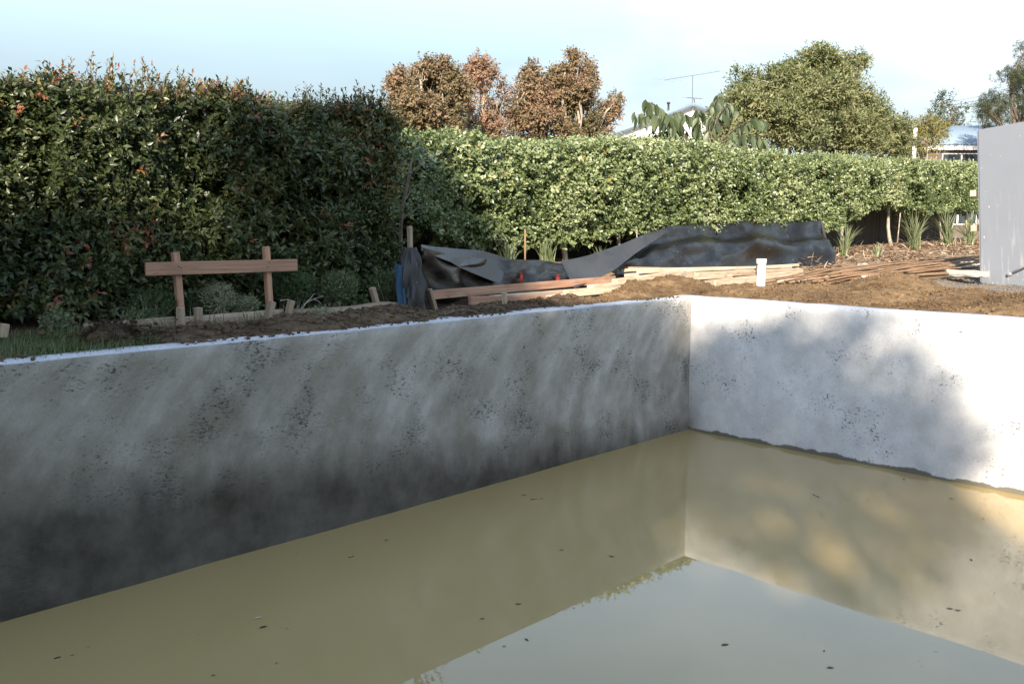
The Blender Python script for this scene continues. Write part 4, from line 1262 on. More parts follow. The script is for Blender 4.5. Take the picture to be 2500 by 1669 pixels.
edg = [((205, 790), (425, 772), 1.08, 'pine_grey', 'dark low edging board beside the grass'), ((450, 773), (690, 754), 1.05, 'pine_grey', 'weathered edging board between the pegs'), ((700, 757), (1012, 740), 1.0, 'pine_grey', 'curved pale edging board in front of the small bushes')]
for k, (a, b, Y, mk, lab) in enumerate(edg):
    p0, p1 = at_y(*a, Y), at_y(*b, Y - (.02 if k == 2 else 0))
    n_ = 14
    t = np.linspace(0, 1, n_)[:, None]; C = p0 + (p1 - p0) * t
    if k == 2:
        C[:, 2] += .028 * np.exp(-((t[:, 0] - .72) / .16) ** 2) + .004
    hgt = .115; th_ = .028
    V = []
    for c in C: V += [c + (0, -th_ / 2, 0), c + (0, th_ / 2, 0), c + (0, th_ / 2, -hgt), c + (0, -th_ / 2, -hgt)]
    V = np.array(V); o0 = np.array([p0[0], p0[1], 0])
    i = np.arange(n_ - 1)[:, None] * 4; j = np.arange(4)[None, :]; j2 = (j + 1) % 4
    F = np.stack([i + j, i + 4 + j, i + 4 + j2, i + j2], -1).reshape(-1, 4)
    F = np.concatenate([F, [[0, 1, 2, 3]], [[4 * n_ - 1, 4 * n_ - 2, 4 * n_ - 3, 4 * n_ - 4]]])
    o = mesh_np('edging_board', V - o0, F, M[mk]); o.location = o0
    tag(o, lab, 'board')

# stack of beams: (left px, right px, depth left, depth right, width, height, material, label)
BM = [((1054, 720), (1500, 682), 1.02, 1.55, .045, .092, 'pine_orange', 'long orange beam running from the leaning peg to the black flap'),
      ((1146, 734), (1330, 732), .80, .74, .045, .092, 'pine_orange', 'muddy low plank behind the wooden peg'),
      ((1200, 726), (1565, 697), .95, 1.25, .09, .045, 'pine', 'thin plank lying under the long orange beam'),
      ((1300, 729), (1560, 704), .78, .98, .09, .04, 'pine', 'pale plank half buried by the tan soil heap'),
      ((1526, 660), (1925, 652), 2.00, 1.92, .14, .045, 'pine', 'broad pale plank on top at the back of the stack'),
      ((1530, 672), (1946, 647), 1.80, 2.05, .09, .045, 'pine', 'long plank beneath the broad top plank'),
      ((1500, 690), (1663, 668), 1.35, 1.62, .09, .085, 'pine', 'beam with bright square end pointing at the pool, left in stack'),
      ((1655, 676), (1690, 668), 1.42, 1.62, .09, .085, 'pine', 'short block with bright square end in the stack'),
      ((1680, 680), (1782, 674), 1.30, 1.42, .09, .06, 'pine', 'short plank with square end resting below the long beam'),
      ((1700, 671), (1955, 660), 1.48, 1.62, .09, .07, 'pine', 'long pale beam running behind the white pipe'),
      ((1712, 694), (1948, 667), 1.10, 1.52, .035, .09, 'pine', 'plank on edge slanting up past the white pipe'),
      ((1745, 692), (1898, 680), 1.00, 1.22, .035, .08, 'pine', 'lower plank on edge beside the white pipe'),
      ((1952, 672), (2045, 662), 1.42, 1.62, .09, .045, 'pine_orange', 'short orange plank right of the white pipe'),
      ((1905, 687), (1990, 678), 1.0, 1.18, .09, .04, 'pine', 'small board end right of the white pipe, nearest the soil'),
      ((1530, 655), (1870, 662), 2.1, 1.7, .09, .045, 'pine_orange', 'board crossing under the broad top plank')]
BM += [((1560, 664), (1790, 655), 1.75, 1.8, .09, .05, 'pine', 'pale plank second from the top in the stack'),
       ((1610, 676), (1880, 668), 1.55, 1.7, .09, .05, 'pine', 'pale plank in the middle of the stack'),
       ((1440, 700), (1640, 676), 1.15, 1.45, .09, .045, 'pine', 'pale plank slanting out of the tan soil heap'),
       ((1820, 682), (2010, 668), 1.15, 1.45, .09, .045, 'pine', 'plank slanting just right of the white pipe'),
       ((1380, 712), (1525, 708), .92, .95, .09, .045, 'pine', 'pale board lying flat against the left of the soil heap'),
       ((1770, 668), (2030, 670), 1.7, 1.45, .09, .04, 'pine_grey', 'weathered board crossing behind the white pipe')]
for a, b, ya, yb, w, h, mk, lab in BM:
    p0, p1 = at_y(*a, ya), at_y(*b, yb)
    tag(board_between('timber_beam', p0, p1, w, h, M[mk], roll=RNG.normal(0, .08)), lab, 'timber', 'timber stacked behind the pool corner', 'thing')

# ------------------------------------------------------------------ white pipe
pb = at_z(1857, 694, .12); ptp = None
pp = empty('drain_pipe', (pb[0], pb[1], .02)); tag(pp, 'upright white plastic drain pipe with socket top rising from soil', 'pipe')
d_ = np.dot(pb - CAM, _FW) / 2110
rp = 10.8 * d_; hp_ = at_y(1857, 632, pb[1])[2] - .02
mesh_np('pipe', *tube(np.array([(0, 0, -.1), (0, 0, hp_ * .5), (0, 0, hp_ * .9)]), rp, 24), M['pvc'], pp, smooth=True)
# socket: outer, lip, inner
prof = [(rp * 1.0, hp_ * .84), (rp * 1.15, hp_ * .87), (rp * 1.15, hp_ * .985), (rp * 1.12, hp_), (rp * 1.0, hp_), (rp * .98, hp_ * .6)]
a = np.arange(24) / 24 * 2 * np.pi
V = np.concatenate([np.stack([r * np.cos(a), r * np.sin(a), np.full(24, z)], -1) for r, z in prof])
i = np.arange(len(prof) - 1)[:, None] * 24; j = np.arange(24)[None, :]; j2 = (j + 1) % 24
sk_ = mesh_np('socket', V, np.stack([i + j, i + j2, i + 24 + j2, i + 24 + j], -1).reshape(-1, 4), M['pvc'], pp, smooth=True)
P = np.stack([RNG.normal(-rp * .80, .008, 40), RNG.normal(rp * .62, .010, 40), RNG.uniform(hp_ * .5, hp_ * .96, 40)], -1)
mc = lumps('mud_crust', P, RNG.uniform(.005, .013, 40), M['soil_dark'], None); mc.parent = sk_
for k_ in ('kind', 'label'):
    if k_ in mc: del mc[k_]

# ------------------------------------------------------------------ black sheeting


def sheet(name, top, bot, nu, nv, mat, fold=.04, seed=0, parent=None, origin=(0, 0, 0), thick=.004, warp=None, freq=3.0):
    """cloth lofted between two polylines (3-D points), with soft folds"""
    def res(pl):
        pl = np.array(pl, float); d = np.concatenate([[0], np.cumsum(np.linalg.norm(np.diff(pl, axis=0), axis=1))]); d /= d[-1]
        u = np.linspace(0, 1, nu); q = np.stack([np.interp(u, d, pl[:, k]) for k in range(3)], -1)
        ker = np.ones(7) / 7
        for k in range(3):
            pad = np.concatenate([np.full(3, q[0, k]), q[:, k], np.full(3, q[-1, k])]); q[:, k] = np.convolve(pad, ker, 'valid')
        return q
    T, B = res(top), res(bot)
    v = np.linspace(0, 1, nv)[None, :, None]
    G = T[:, None] * (1 - v) + B[:, None] * v
    uu = np.linspace(0, 1, nu)[:, None] + 0 * v[..., 0]; vv = v[..., 0] + 0 * uu
    Q = np.stack([uu * freq * 2, vv * freq * .5 + uu * 1.3, vv * 0], -1)
    f = (fbm(Q, .9, seed, 2) - .5) * 2 * fold + (fbm(Q, 3.2, seed + 2, 2) - .5) * .25 * fold
    cr = 1 - np.abs(vnoise(Q * np.array([.55, .9, 1]), 1.0, seed + 20) - .5) * 5
    f = f + fold * .5 * np.clip(cr, -1, 1)
    if warp is not None: f = f + warp(uu, vv)
    du = np.gradient(G, axis=0); dv = np.gradient(G, axis=1); N = norm(np.cross(dv, du))
    N = np.where((N @ (CAM - G.mean((0, 1))))[..., None] < 0, -N, N)
    G = G + N * f[..., None]
    V = np.concatenate([G.reshape(-1, 3), (G - N * thick).reshape(-1, 3)]) - np.array(origin)
    i = np.arange(nu - 1)[:, None] * nv; j = np.arange(nv - 1)[None, :]
    F = np.stack([i + j, i + nv + j, i + nv + j + 1, i + j + 1], -1).reshape(-1, 4)
    F = np.concatenate([F, F[:, ::-1] + nu * nv])
    return mesh_np(name, V, F, mat, parent, smooth=True)


# stake with sheet wrapped round it
ws = empty('wrapped_stake', (-3.32, .95, 0)); tag(ws, 'grey stake wrapped in crumpled black sheet at the hedge end', 'stake')
wo = np.array(ws.location)
board_between('stake', (-3.315, .95, -.2), at_y(1000, 552, .95), .045, .04, M['pine_grey'], ws)
th_ = np.linspace(0, 2 * np.pi, 40)
lev = [(604, 992, 1014), (622, 986, 1018), (650, 980, 1022), (690, 974, 1027), (728, 975, 1029), (764, 978, 1030)]
rings = []
zz_ = np.linspace(0, 1, 30)
for s in zz_:
    yv = np.interp(s, np.linspace(0, 1, len(lev)), [q[0] for q in lev]); xa = np.interp(s, np.linspace(0, 1, len(lev)), [q[1] for q in lev]); xb = np.interp(s, np.linspace(0, 1, len(lev)), [q[2] for q in lev])
    A_, B_ = at_y(xa, yv, .95), at_y(xb, yv, .95); c = (A_ + B_) / 2; rx = (B_[0] - A_[0]) / 2
    rr = 1 + .22 * np.sin(th_ * 7 + s * 2.5 + 1.2 * np.sin(s * 9)) + .12 * np.sin(s * 14 + th_ * 2) + .13 * np.sin(th_ * 11 - s * 4) + .12 * (fbm(np.stack([np.cos(th_) * 2, np.sin(th_) * 2, th_ * 0 + s * 3], -1), 1.5, 33, 3) - .5)
    rings.append(np.stack([c[0] + rx * rr * np.cos(th_), .95 + rx * .75 * rr * np.sin(th_), np.full(40, c[2])], -1))
G = np.array(rings) - wo
i = np.arange(29)[:, None] * 40; j = np.arange(39)[None, :]
mesh_np('sheet_wrap', G.reshape(-1, 3), np.stack([i + j, i + j + 1, i + 41 + j, i + 40 + j], -1).reshape(-1, 4), M['tarp_grey'], ws, smooth=True)
bl = empty('blue_plastic_wrap', at_y(972, 735, 1.0)); tag(bl, 'blue plastic sheet behind the wrapped stake', 'sheet')
sheet('sheet', [at_y(962, 640, .98), at_y(984, 650, .90)], [at_y(970, 745, .93), at_y(994, 745, .86)], 14, 24, M['tarp_blue'], .02, 5, bl, bl.location, freq=2)

# sagging black sheet and its folded flap
t2 = empty('black_sheet', at_y(1200, 700, 1.6)); tag(t2, 'sagging glossy black plastic sheet between stake and long beam', 'sheet')
sheet('sheet', [at_y(1018, 602, 1.0), at_y(1080, 618, 1.15), at_y(1170, 632, 1.5), at_y(1250, 638, 1.8), at_y(1320, 634, 2.0), at_y(1420, 636, 2.1)],
      [at_y(1040, 740, 1.12), at_y(1100, 740, 1.28), at_y(1180, 735, 1.45), at_y(1260, 722, 1.6), at_y(1330, 715, 1.75), at_y(1430, 705, 1.85)], 90, 40, M['tarp'], .08, 41, t2, t2.location, freq=4.2)
sheet('folded_flap', [at_y(1024, 598, 1.05), at_y(1090, 603, 1.3), at_y(1170, 612, 1.55), at_y(1243, 632, 1.85)], [at_y(1026, 606, .98), at_y(1085, 634, 1.08), at_y(1150, 664, 1.3), at_y(1222, 694, 1.5)], 60, 24, M['tarp_grey'], .025, 47, t2, t2.location, freq=2.4)

t4 = empty('silt_fence_sheet', at_y(1760, 660, 2.3)); tag(t4, 'wide draped black silt fence sheet behind the timber stack', 'sheet')
def w4(u, v):
    r = .16 * np.exp(-((u - .42 - .10 * (v - .3)) / .10) ** 2) * np.sin(np.pi * np.clip(v, 0, 1)) + .10 * np.exp(-((v - .45 - .25 * np.abs(u - .42)) / .13) ** 2) * sstep(.12, .4, u)
    return r - .08 * np.exp(-((v - .25) / .15) ** 2) + .06 * np.exp(-((u - .97) / .03) ** 2)
sheet('sheet', [at_y(1500, 622, 2.45), at_y(1560, 590, 2.6), at_y(1620, 556, 2.8), at_y(1720, 544, 2.95), at_y(1812, 538, 2.98), at_y(1900, 540, 2.96), at_y(2008, 545, 2.9)],
      [at_y(1500, 672, 2.15), at_y(1600, 672, 2.2), at_y(1720, 672, 2.25), at_y(1820, 672, 2.3), at_y(1920, 672, 2.3), at_y(2036, 678, 2.25)], 150, 64, M['tarp'], .15, 53, t4, t4.location, warp=w4, freq=4.6)
V, F = tube(np.array([at_y(2006, 545, 2.86), at_y(2018, 600, 2.6), at_y(2031, 664, 2.26)]) - np.array(t4.location), .035, 8)
mesh_np('edge_roll', V, F, M['tarp_grey'], t4, smooth=True)
t3 = sheet('folded_flap', [at_y(1364, 640, 1.72), at_y(1440, 622, 1.95), at_y(1520, 595, 2.15), at_y(1585, 566, 2.5), at_y(1630, 560, 2.7)],
           [at_y(1398, 708, 1.32), at_y(1432, 692, 1.42), at_y(1500, 660, 1.75), at_y(1552, 618, 2.1), at_y(1632, 564, 2.68)], 70, 26, M['tarp_grey'], .025, 59, t4, t4.location, freq=2.0)

for k, (a, b, w) in enumerate((((1273, 696), (1273, 668), .026), ((1362, 692), (1361, 673), .040))):  # made-up solid shapes for the vague red smudges on the sheet
    p0, p1 = at_y(*a, 1.42 + .05 * k), at_y(*b, 1.42 + .05 * k)
    rc = empty('marker_cone', (p0[0], p0[1], p0[2])); tag(rc, ['taller red plastic marker standing against the sagging black sheet', 'short red plastic marker beside the grey flap'][k], 'marker', 'red markers by the black sheet')
    h_ = p1[2] - p0[2]
    mesh_np('cone', *cyl_caps(np.array([(0, 0, -.03), (0, 0, h_ * .5), (0, 0, h_)]), np.array([w, w * .8, w * .62]), 14), M['red'], rc, smooth=False)
    mesh_np('collar', *cyl_caps(np.array([(0, 0, h_), (0, 0, h_ + .006), (0, 0, h_ + .012)]), w * .7, 14), M['red'], rc)

for k, (x, yt, yb, Y, r) in enumerate(((1282, 560, 640, 2.5, .012), (2190, 520, 600, 3.05, .014), (1535 + 20, 560, 610, 2.7, .008))):
    p0, p1 = at_y(x, yb, Y), at_y(x - (0 if k != 1 else -8), yt, Y); p0[2] = min(p0[2], float(gh(p0[0], Y)) - .02)
    V, F = cyl_caps(np.array([p0, (p0 + p1) / 2, p1]), r, 8)
    o = mesh_np('garden_stake', V - p0, F, M['rust'] if k == 0 else M['bark_pale'], smooth=False); o.location = p0
    tag(o, ['thin metal stake rising behind the sagging black sheet', 'thin cane beside the forked hedge trunk at right', 'thin cane beside a hedge trunk above the grey flap'][k], 'stake')

# ------------------------------------------------------------------ bushes, strap plants, grass


def small_bush(label, px, py, Y, rw, rh, n, hue, L=.02, W=.009, name='small_bush', mat='box', S=.06):
    c = at_y(px, py, Y)
    b = empty(name, (c[0], Y, float(gh(c[0], Y)))); tag(b, label, 'bush', 'small bushes in the planting strip')
    o = np.array(b.location)
    st, C = [], []
    top = c[2] - o[2]
    for k in range(16):
        e = np.array([RNG.normal(0, rw * .5), RNG.normal(0, rw * .4), top + RNG.uniform(-.3, 1.0) * rh])
        e2 = bend((RNG.normal(0, .015), RNG.normal(0, .015), -.02), e, 5, .06); st.append(tube(e2, np.linspace(.006, .002, 5), 4))
    V, F = merge(st); mesh_np('stems', V, F, M['bark_pale'], b); b.children[-1].name = 'stem_cluster'
    d = rand_dir(n); r = RNG.uniform(.3, 1, n) ** .5
    C = np.array([0, 0, top]) + d * np.array([rw, rw * .85, rh]) * r[:, None] * (.75 + .5 * fbm(d * 2, 1.5, int(px), 2))[:, None]
    C[:, 2] = np.maximum(C[:, 2], .01)
    q = sprig_leaves(C, d * .7 + np.array([0, 0, .6]) + RNG.normal(0, .3, (n, 3)), 8, S, L, W, np.clip(hue + RNG.normal(0, .12, n), 0, 1), .6, .7)
    leaves('foliage', *q, M[mat], b, simple=True)


small_bush('small dark green rounded bush right of the profile', 716, 702, 1.22, .17, .13, 900, .25, .026, .012)
small_bush('sparse olive bush in the middle of the planting strip', 824, 707, 1.22, .17, .14, 700, .65, .026, .011)
small_bush('olive bush beside the pale peg and blue plastic', 940, 700, 1.22, .15, .13, 650, .5, .026, .011)
small_bush('pale grey-green bush between the profile posts', 533, 730, 1.2, .12, .10, 560, .98, .022, .009)
small_bush('low pale sprawling bush right of the pale grey-green one', 596, 748, 1.18, .11, .05, 300, .9, .022, .009)
small_bush('dim green bush left of the profile posts', 375, 745, 1.25, .15, .09, 420, .35, .024, .010)
small_bush('dark low plant just right of the left profile post', 482, 748, 1.3, .10, .07, 260, .25, .026, .012)
small_bush('tiny pale sprig growing from the soil before the edging', 782, 772, .72, .08, .05, 150, .98, .022, .008)
small_bush('weedy pale sprig at the foot of the grass', 140, 790, 1.15, .08, .06, 140, .7, .03, .012)
small_bush('weedy green sprig by the left end of the edging', 335, 780, 1.15, .10, .04, 150, .7, .025, .01)
small_bush('broad-leaved weed before the dark hedge gap', 872, 742, 1.15, .10, .05, 80, .6, .05, .03, S=.05)

# bare twig
tw = empty('bare_twig', at_y(735, 757, .98)); tag(tw, 'bare pale twig arching above the edging board', 'twig')
two = np.array(tw.location)
for pl in ([(735, 757), (748, 738), (765, 730), (790, 722)], [(742, 745), (758, 728), (768, 716)], [(765, 730), (775, 734), (785, 742)], [(684, 734), (700, 731), (722, 736)]):
    V, F = tube(np.array([at_y(*p, .98) for p in pl]) - two, np.linspace(.006, .0025, len(pl)), 5); mesh_np('branch', V, F, M['bark_pale'], tw)
rt_ = mesh_np('root', *[a if i else a - at_z(1120, 765, .03) for i, a in enumerate(tube(np.array([at_z(1085, 768, .03), at_z(1110, 758, .06), at_z(1135, 755, .06), at_z(1170, 762, .03)]), [.007, .009, .008, .004], 6))], M['bark_brown'], smooth=True)
rt_.location = at_z(1120, 765, .03); tag(rt_, 'thin curved root lying in the soil below the low plank', 'root')


def blades(C, n, hmin, hmax, w, spread, mat, hue, seg=4, name='leaves', parent=None, o=None, lean=None):
    """curved strap blades growing from base points C (k,3), n each"""
    k = len(C) * n
    B = np.repeat(C, n, 0) + np.concatenate([RNG.normal(0, .02 + spread * .06, (k, 2)), np.zeros((k, 1))], 1)
    az = RNG.uniform(0, 6.28, k); out = np.abs(RNG.normal(0, spread, k)); H = RNG.uniform(hmin, hmax, k)
    dr = np.stack([np.cos(az), np.sin(az), 0 * az], -1); sd = np.stack([-np.sin(az + .6), np.cos(az + .6), 0 * az], -1)
    if lean is not None: dr = norm(dr + np.array(lean))
    V = []
    for s in np.linspace(0, 1, seg + 1):
        c = B + dr * (out * H * s ** 1.9)[:, None] + np.array([0, 0, 1.0]) * (H * (s - .28 * np.clip(out, 0, 1.4) * s ** 2.6))[:, None]
        ww = w * (1 - s ** 2.2) + .0008
        V += [c - sd * ww / 2, c + sd * ww / 2]
    V = np.stack(V, 1); m = V.shape[1]
    b = np.arange(k)[:, None] * m
    F = np.concatenate([b + np.array([[2 * j, 2 * j + 1, 2 * j + 3, 2 * j + 2]]) for j in range(seg)])
    V = V.reshape(-1, 3)
    hu = np.repeat(np.clip(hue + RNG.normal(0, .15, k), 0, 1), m)
    return mesh_np(name, V - (o if o is not None else 0), F, mat, parent, attrs={'hue': hu})


straps = [(2060, 630, 2.55, .55, 'strap-leaved clump at the end of the black silt sheet', 45), (2232, 592, 2.6, .75, 'fullest strap-leaved clump right of the forked hedge trunk', 70), (2312, 580, 2.6, .8, 'upright strap-leaved clump second from the grey panel', 70), (2368, 570, 2.6, .75, 'strap-leaved clump nearest the grey panel', 60),
          (2140, 632, 2.35, .28, 'small flopped strap-leaved clump in the dry litter', 26), (1245, 632, 2.75, .4, 'dim strap-leaved clump left of the steel stake', 30), (1335, 632, 2.75, .42, 'dim strap-leaved clump above the red marker', 34), (1165, 625, 2.75, .38, 'dim strap-leaved clump under the hedge, left of the others', 26), (1465, 620, 2.8, .3, 'dim strap-leaved clump behind the grey flap', 20)]
for px, py, Y, h, lab, n in straps:
    c = at_y(px, py, Y); zb_ = float(gh(c[0], Y))
    sp_ = empty('strap_plant', (c[0], Y, zb_)); tag(sp_, lab, 'plant', 'strap-leaved plants under the clipped hedge')
    tp = n
    h2 = h * (1.25 if px > 2000 else 1)
    blades(np.array([[0, 0, 0.0]]), int(n * 1.3), h2 * .6, h2 * 1.1, .03, .45, M['strap'], .55 if px > 2000 else .3, name='leaf_tuft', parent=sp_)
    if px > 2000:
        blades(np.array([[0, 0, 0.02]]), 14, h2 * .3, h2 * .5, .02, 1.3, M['strap'], .95, name='dead_leaf_tuft', parent=sp_)

# grass patch left of the soil strip
n = 520
x = RNG.uniform(-7.6, -6.05, n); y = RNG.uniform(.30, 1.15, n)
k = (x < -6.25 + .25 * vnoise(np.stack([y, y, y], -1), 4, 5)) | (RNG.uniform(0, 1, n) < .3)
C = np.stack([x, y, gh(x, y) + .0], -1)[k]
g = blades(C, 12, .04, .11, .005, 1.0, M['grass'], .55, seg=3, name='grass'); tag(g, 'long tufted grass growing beside the pool rim at left', kind='stuff')
n = 60
x = np.concatenate([RNG.uniform(-6.0, -4.2, n)]); y = RNG.uniform(.85, 1.25, n)
g = blades(np.stack([x, y, gh(x, y) + .03], -1), 6, .05, .14, .005, .9, M['grass'], .6, seg=3, name='weed'); tag(g, 'thin grassy weeds along the edging boards', kind='stuff')
# dark root clod
cc = at_z(268, 818, .06)
n = 900
rc_ = empty('root_clod', (cc[0], cc[1], 0)); tag(rc_, 'dark fibrous clod of turf roots at the end of the grass', 'clod')
V0, F0 = ico()
bm = bmesh.new(); bmesh.ops.create_icosphere(bm, subdivisions=4, radius=1.0)
for v in bm.verts:
    p = np.array([v.co[:]]); s_ = 1 + .35 * (fbm(p, 1.8, 77, 3)[0] - .5) * 2; v.co = Vector((v.co.x * .155 * s_, v.co.y * .12 * s_, max(-.02, v.co.z * .12 * s_) + .02))
obj_bm('clod', bm, M['soil_dark'], rc_)
d = rand_dir(n); d[:, 2] = np.abs(d[:, 2])
P = d * np.array([.15, .115, .115]) + np.array([0, 0, .02])
M['rootf'] = foliage_mat('root_fibre', [(0, (0.02, 0.014, 0.01)), (1, (0.10, 0.07, 0.045))], .8, .2, .05)
leaves('root_fibre', P, d + RNG.normal(0, .8, (n, 3)) + np.array([0, 0, -.4]), rand_dir(n), RNG.uniform(.03, .09, n), .0025, RNG.uniform(0, 1, n), M['rootf'], rc_, simple=True)
# rich crumbly crest behind the clod
P = np.stack([RNG.normal(cc[0] + .10, .14, 500), RNG.normal(cc[1] + .16, .06, 500), np.abs(RNG.normal(.05, .04, 500))], -1)
lumps('soil_clod', P, RNG.uniform(.006, .022, 500), M['soil_dark'], 'crumbled soil beside the dark root clod')

# ------------------------------------------------------------------ right side: litter, rubble, rods, panel
n = 5200
x = RNG.uniform(7.0, 20.0, n); y = 1.0 + 2.1 * RNG.uniform(0, 1, n) ** .8
k = fbm(np.stack([x, y, x * 0], -1), 1.2, 87, 3) > .40
z = gh(x, y) + RNG.uniform(.0, .06, n)
lf = leaves('leaf_litter', np.stack([x, y, z], -1)[k], (RNG.normal(0, 1, (n, 3)) * np.array([1, 1, .35]))[k], np.tile([0, 0, 1.0], (k.sum(), 1)) + RNG.normal(0, .4, (k.sum(), 3)), RNG.uniform(.08, .30, n)[k], RNG.uniform(.008, .03, n)[k], RNG.uniform(0, 1, n)[k], M['litter'], simple=True)
tag(lf, 'dry brown leaf litter and straw below the hedge at right', kind='stuff')
n = 3200
x = RNG.uniform(4.0, 10.5, n); y = RNG.uniform(-.9, 1.0, n)
k = fbm(np.stack([x, y, x * 0], -1), .9, 89, 3) > .45
s = .01 + .05 * RNG.uniform(0, 1, n) ** 3
lumps('rubble', np.stack([x, y, gh(x, y) + s * .4], -1)[k], s[k], M['stone'], 'pale broken rubble and stones strewn between the steel rods')
n = 2200
x = RNG.uniform(3.6, 7.0, n); y = RNG.uniform(-3.4, -1.0, n); s = RNG.uniform(.006, .02, n)
lumps('gravel', np.stack([x, y, gh(x, y) + s * .3], -1), s, M['gravel'], 'grey gravel at the foot of the grey panel')
for px, py, w, d, h, ang, lab in ((2175, 677, .62, .60, .0, .5, 'white slab lying in front of the rusty rods'), (2362, 666, .26, .5, .05, -.3, 'grey paving slab beside the grey panel'), (2120, 650, .5, .15, .05, .9, 'pale strip of board lying in the dry litter')):
    c = at_z(px, py, {2175: .205, 2362: .16, 2120: .12}[px])
    bm = bmesh.new(); box_bm(bm, (-w / 2, -d / 2, -.03), (w / 2, d / 2, h), .012)
    bmesh.ops.subdivide_edges(bm, edges=bm.edges, cuts=2, use_grid_fill=True)
    for v in bm.verts: v.co += Vector(RNG.normal(0, .012, 3)) * (.7 if px == 2175 else .5)
    o = obj_bm('loose_slab', bm, M['white'] if px == 2175 else M['stone']); o.location = (c[0], c[1], c[2] - .02); o.rotation_euler = (RNG.normal(0, .05), RNG.normal(0, .05), ang)
    tag(o, lab, 'slab')

for k in range(46):
    t = k / 45.
    if k < 18:
        ya = RNG.uniform(-.1, .75); a = np.array([RNG.uniform(2.2, 3.6), ya, 0]); b = np.array([RNG.uniform(10.5, 12.5), RNG.uniform(.55, 1.25), 0])
    else:
        a = np.array([RNG.uniform(2.6, 3.4), RNG.uniform(-.75, .05), 0]); b = np.array([RNG.uniform(7.5, 10), -1.35 + 1.5 * RNG.uniform(0, 1), 0])
    tt = np.linspace(0, 1, 16)[:, None]
    pts = a + (b - a) * tt
    sag = RNG.normal(.0, .12); pts[:, 1] += (np.sin(np.pi * tt[:, 0]) * (sag - .18))
    pts[:, 2] = gh(pts[:, 0], pts[:, 1]) + .03 + RNG.uniform(0, .11) + .05 * np.sin(np.pi * tt[:, 0] * RNG.uniform(.8, 1.5)) * RNG.uniform(0, 1) + .10 * sstep(.3, 1, tt[:, 0]) * (k > 18)
    c0 = pts[0].copy()
    V, F = tube(pts - c0, .011, 6)
    o = mesh_np('steel_rod', V, F, M['rust'], smooth=True); o.location = c0
    tag(o, 'rusty reinforcing rod in the farther bundle curving below the dry litter' if k < 18 else 'rusty reinforcing rod in the nearer bundle fanning towards the grey panel', 'rod', 'rods of the farther rusty bundle' if k < 18 else 'rods of the nearer rusty bundle')

# grey panel
PXX = 5.1
pa, pbm = at_x(2401, 306, PXX), at_x(2500, 292, PXX)
yb_ = at_x(2395, 700, PXX)[1]; pn = empty('grey_panel', (PXX, yb_ - .6, 0)); pn.rotation_euler = (-math.atan2(at_x(2388, 308, PXX)[1] - yb_, pa[2]), 0, 0); tag(pn, 'tall grey painted panel with chipped paint at the right edge', 'panel')
H0, H1 = pa[2], pa[2] + (pbm[2] - pa[2]) * 1.0
ylen = 1.75; y1 = .6; y0 = y1 - ylen
bm = bmesh.new(); box_bm(bm, (0, y0, -.12), (.06, y1, H0), .006)
for v in bm.verts:
    if v.co.z > 1: v.co.z += (y1 - v.co.y) * .03
bmesh.ops.subdivide_edges(bm, edges=bm.edges, cuts=3, use_grid_fill=True)
obj_bm('sheet', bm, M['panel'], pn)
for z in (.85, 1.35):
    board_between('brace', (PXX + .09, pa[1] + .03, z), (PXX + .09, pa[1] - 1.7, z), .045, .09, M['pine'], pn)
bm = bmesh.new(); box_bm(bm, (-.004, y1 + .002, -.1), (.064, y1 + .012, H0 - .01), .002); obj_bm('edge_strip', bm, M['panel'], pn)
hd = at_x(2474, 664, PXX); he = at_x(2520, 642, PXX - .12)
hd = hd + np.array([-.03, 0, 0])
V, F = cyl_caps(np.array([hd, (hd + he) / 2, he]) - np.array(pn.location), .014, 10); hn = mesh_np('handle', V, F, M['steel'], pn, smooth=True)
V, F = cyl_caps(np.array([hd, hd + (hd - he) * .12, hd + (hd - he) * .22]) - np.array(pn.location), .022, 10); mesh_np('handle_tip', V, F, M['steel'], hn)

# ------------------------------------------------------------------ floating bits on the water
fl_px = [(1279, 1208, 12), (1371, 1342, 10), (1493, 1358, 14), (1177, 1510, 11), (1266, 1474, 14), (943, 1318, 9), (944, 1425, 5), (1509, 1249, 5), (1102, 1345, 4), (1176, 1261, 6), (1401, 1484, 7), (1350, 1499, 5), (1286, 1561, 13), (1231, 1577, 9), (1331, 1574, 4), (1510, 1597, 4), (1770, 1573, 18), (1132, 1226, 5), (1448, 1122, 6), (986, 1486, 4),
         (643, 1530, 17), (701, 1534, 5), (176, 1599, 7), (521, 1648, 9), (675, 1618, 7), (726, 1350, 6), (724, 1382, 4), (562, 1464, 5), (136, 1549, 4), (486, 1548, 5), (216, 1579, 6), (2319, 1485, 13), (2338, 1489, 12), (2371, 1366, 10), (2323, 1217, 10), (2207, 1169, 10), (1928, 1173, 5), (1923, 1237, 6), (1725, 1298, 5), (2400, 1266, 7), (2027, 1629, 15), (2012, 1588, 8), (1966, 1553, 4), (1856, 1195, 4)]
s_ = np.linspace(0, 1, 6); w_ = np.sin(np.pi * s_ ** .9) * .16 + .01
Vl = np.concatenate([[(q, -w, .05 * np.sin(q * 4)), (q, 0, .02 + .05 * np.sin(q * 4)), (q, w, .05 * np.sin(q * 4))] for q, w in zip(s_, w_)]); Vl[:, 0] -= .5
Fl = np.array([(3 * j + k, 3 * j + 3 + k, 3 * j + 4 + k, 3 * j + 1 + k) for j in range(5) for k in (0, 1)])
flm = mesh_np('floating_leaf', Vl, Fl, M['float_dark'], mesh_only=True)
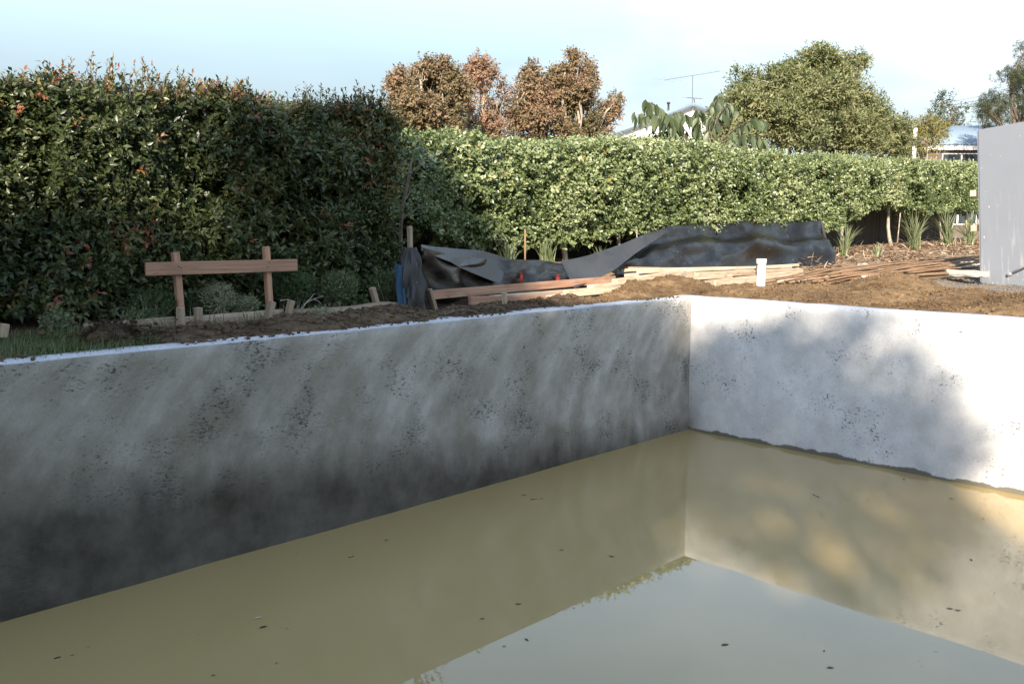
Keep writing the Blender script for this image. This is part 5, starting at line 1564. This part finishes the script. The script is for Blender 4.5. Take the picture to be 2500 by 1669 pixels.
for px, py, sz in fl_px:
    c = at_z(px, py, WZ); d = np.linalg.norm(c - CAM) / 2110
    o = bpy.data.objects.new('floating_leaf', flm); link(o); L = sz * d * 1.15
    o.scale = (L, L, L * .5); o.location = (c[0], c[1], WZ + .003); o.rotation_euler = (0, 0, YAW - math.pi / 2 + RNG.normal(0, .6))
    if py > 1350 + (1680 - px) * (.426 if px < 1680 else -.31): tag(o, 'small dark dead leaf floating in the pale sky reflection', 'leaf', 'leaves floating in the sky reflection')
    elif px > 1690: tag(o, 'small dark dead leaf floating on the dappled water by the short wall', 'leaf', 'leaves floating by the short wall')
    else: tag(o, 'small dark dead leaf floating on the shaded brown water below the long wall', 'leaf', 'leaves floating below the long wall')
c = at_z(630, 1508, WZ); o = bpy.data.objects.new('floating_leaf', mesh_np('floating_leaf', Vl, Fl, M['float_pale'], mesh_only=True)); link(o)
o.location = (c[0], c[1], WZ + .004); o.scale = (.05, .05, .04); tag(o, 'pale curled flake floating on the water at lower left', 'leaf')
for (a, b), lab in ((((1295, 1219), (1325, 1216)), 'longest thin twig floating below the stained long wall'), (((850, 1360), (864, 1357)), 'short thin twig floating near the long wall at left'), (((1985, 1206), (2000, 1213)), 'thin twig floating in the sunlit water near the short wall'), (((132, 1607), (148, 1602)), 'thin twig floating at the lower left corner')):
    p0, p1 = at_z(*a, WZ + .002), at_z(*b, WZ + .002)
    V, F = tube(bend(p0, p1, 5, .03) - p0, .004, 5); o = mesh_np('floating_twig', V, F, M['float_dark']); o.location = p0; tag(o, lab, 'twig')
n = 900
x = RNG.uniform(-7.6, -.05, n); y = RNG.uniform(-4.6, -.03, n)
k = fbm(np.stack([x, y, x * 0], -1), 1.1, 97, 3) > .47
n = int(k.sum())
sk = leaves('floating_speck', np.stack([x[k], y[k], np.full(n, WZ + .002)], -1), np.concatenate([RNG.normal(0, 1, (n, 2)), np.zeros((n, 1))], 1), np.tile([0, 0, 1.0], (n, 1)), .004 + .018 * RNG.uniform(0, 1, n) ** 4, .004, RNG.uniform(0, 1, n), M['litter'], simple=True, fold=0, droop=0)
tag(sk, 'tiny specks of debris floating on the muddy water', kind='stuff')
print('tris', sum(len(o.data.polygons) for o in SC.objects if o.type == 'MESH'), 'objects', len(SC.objects), 'leaves', nlf)
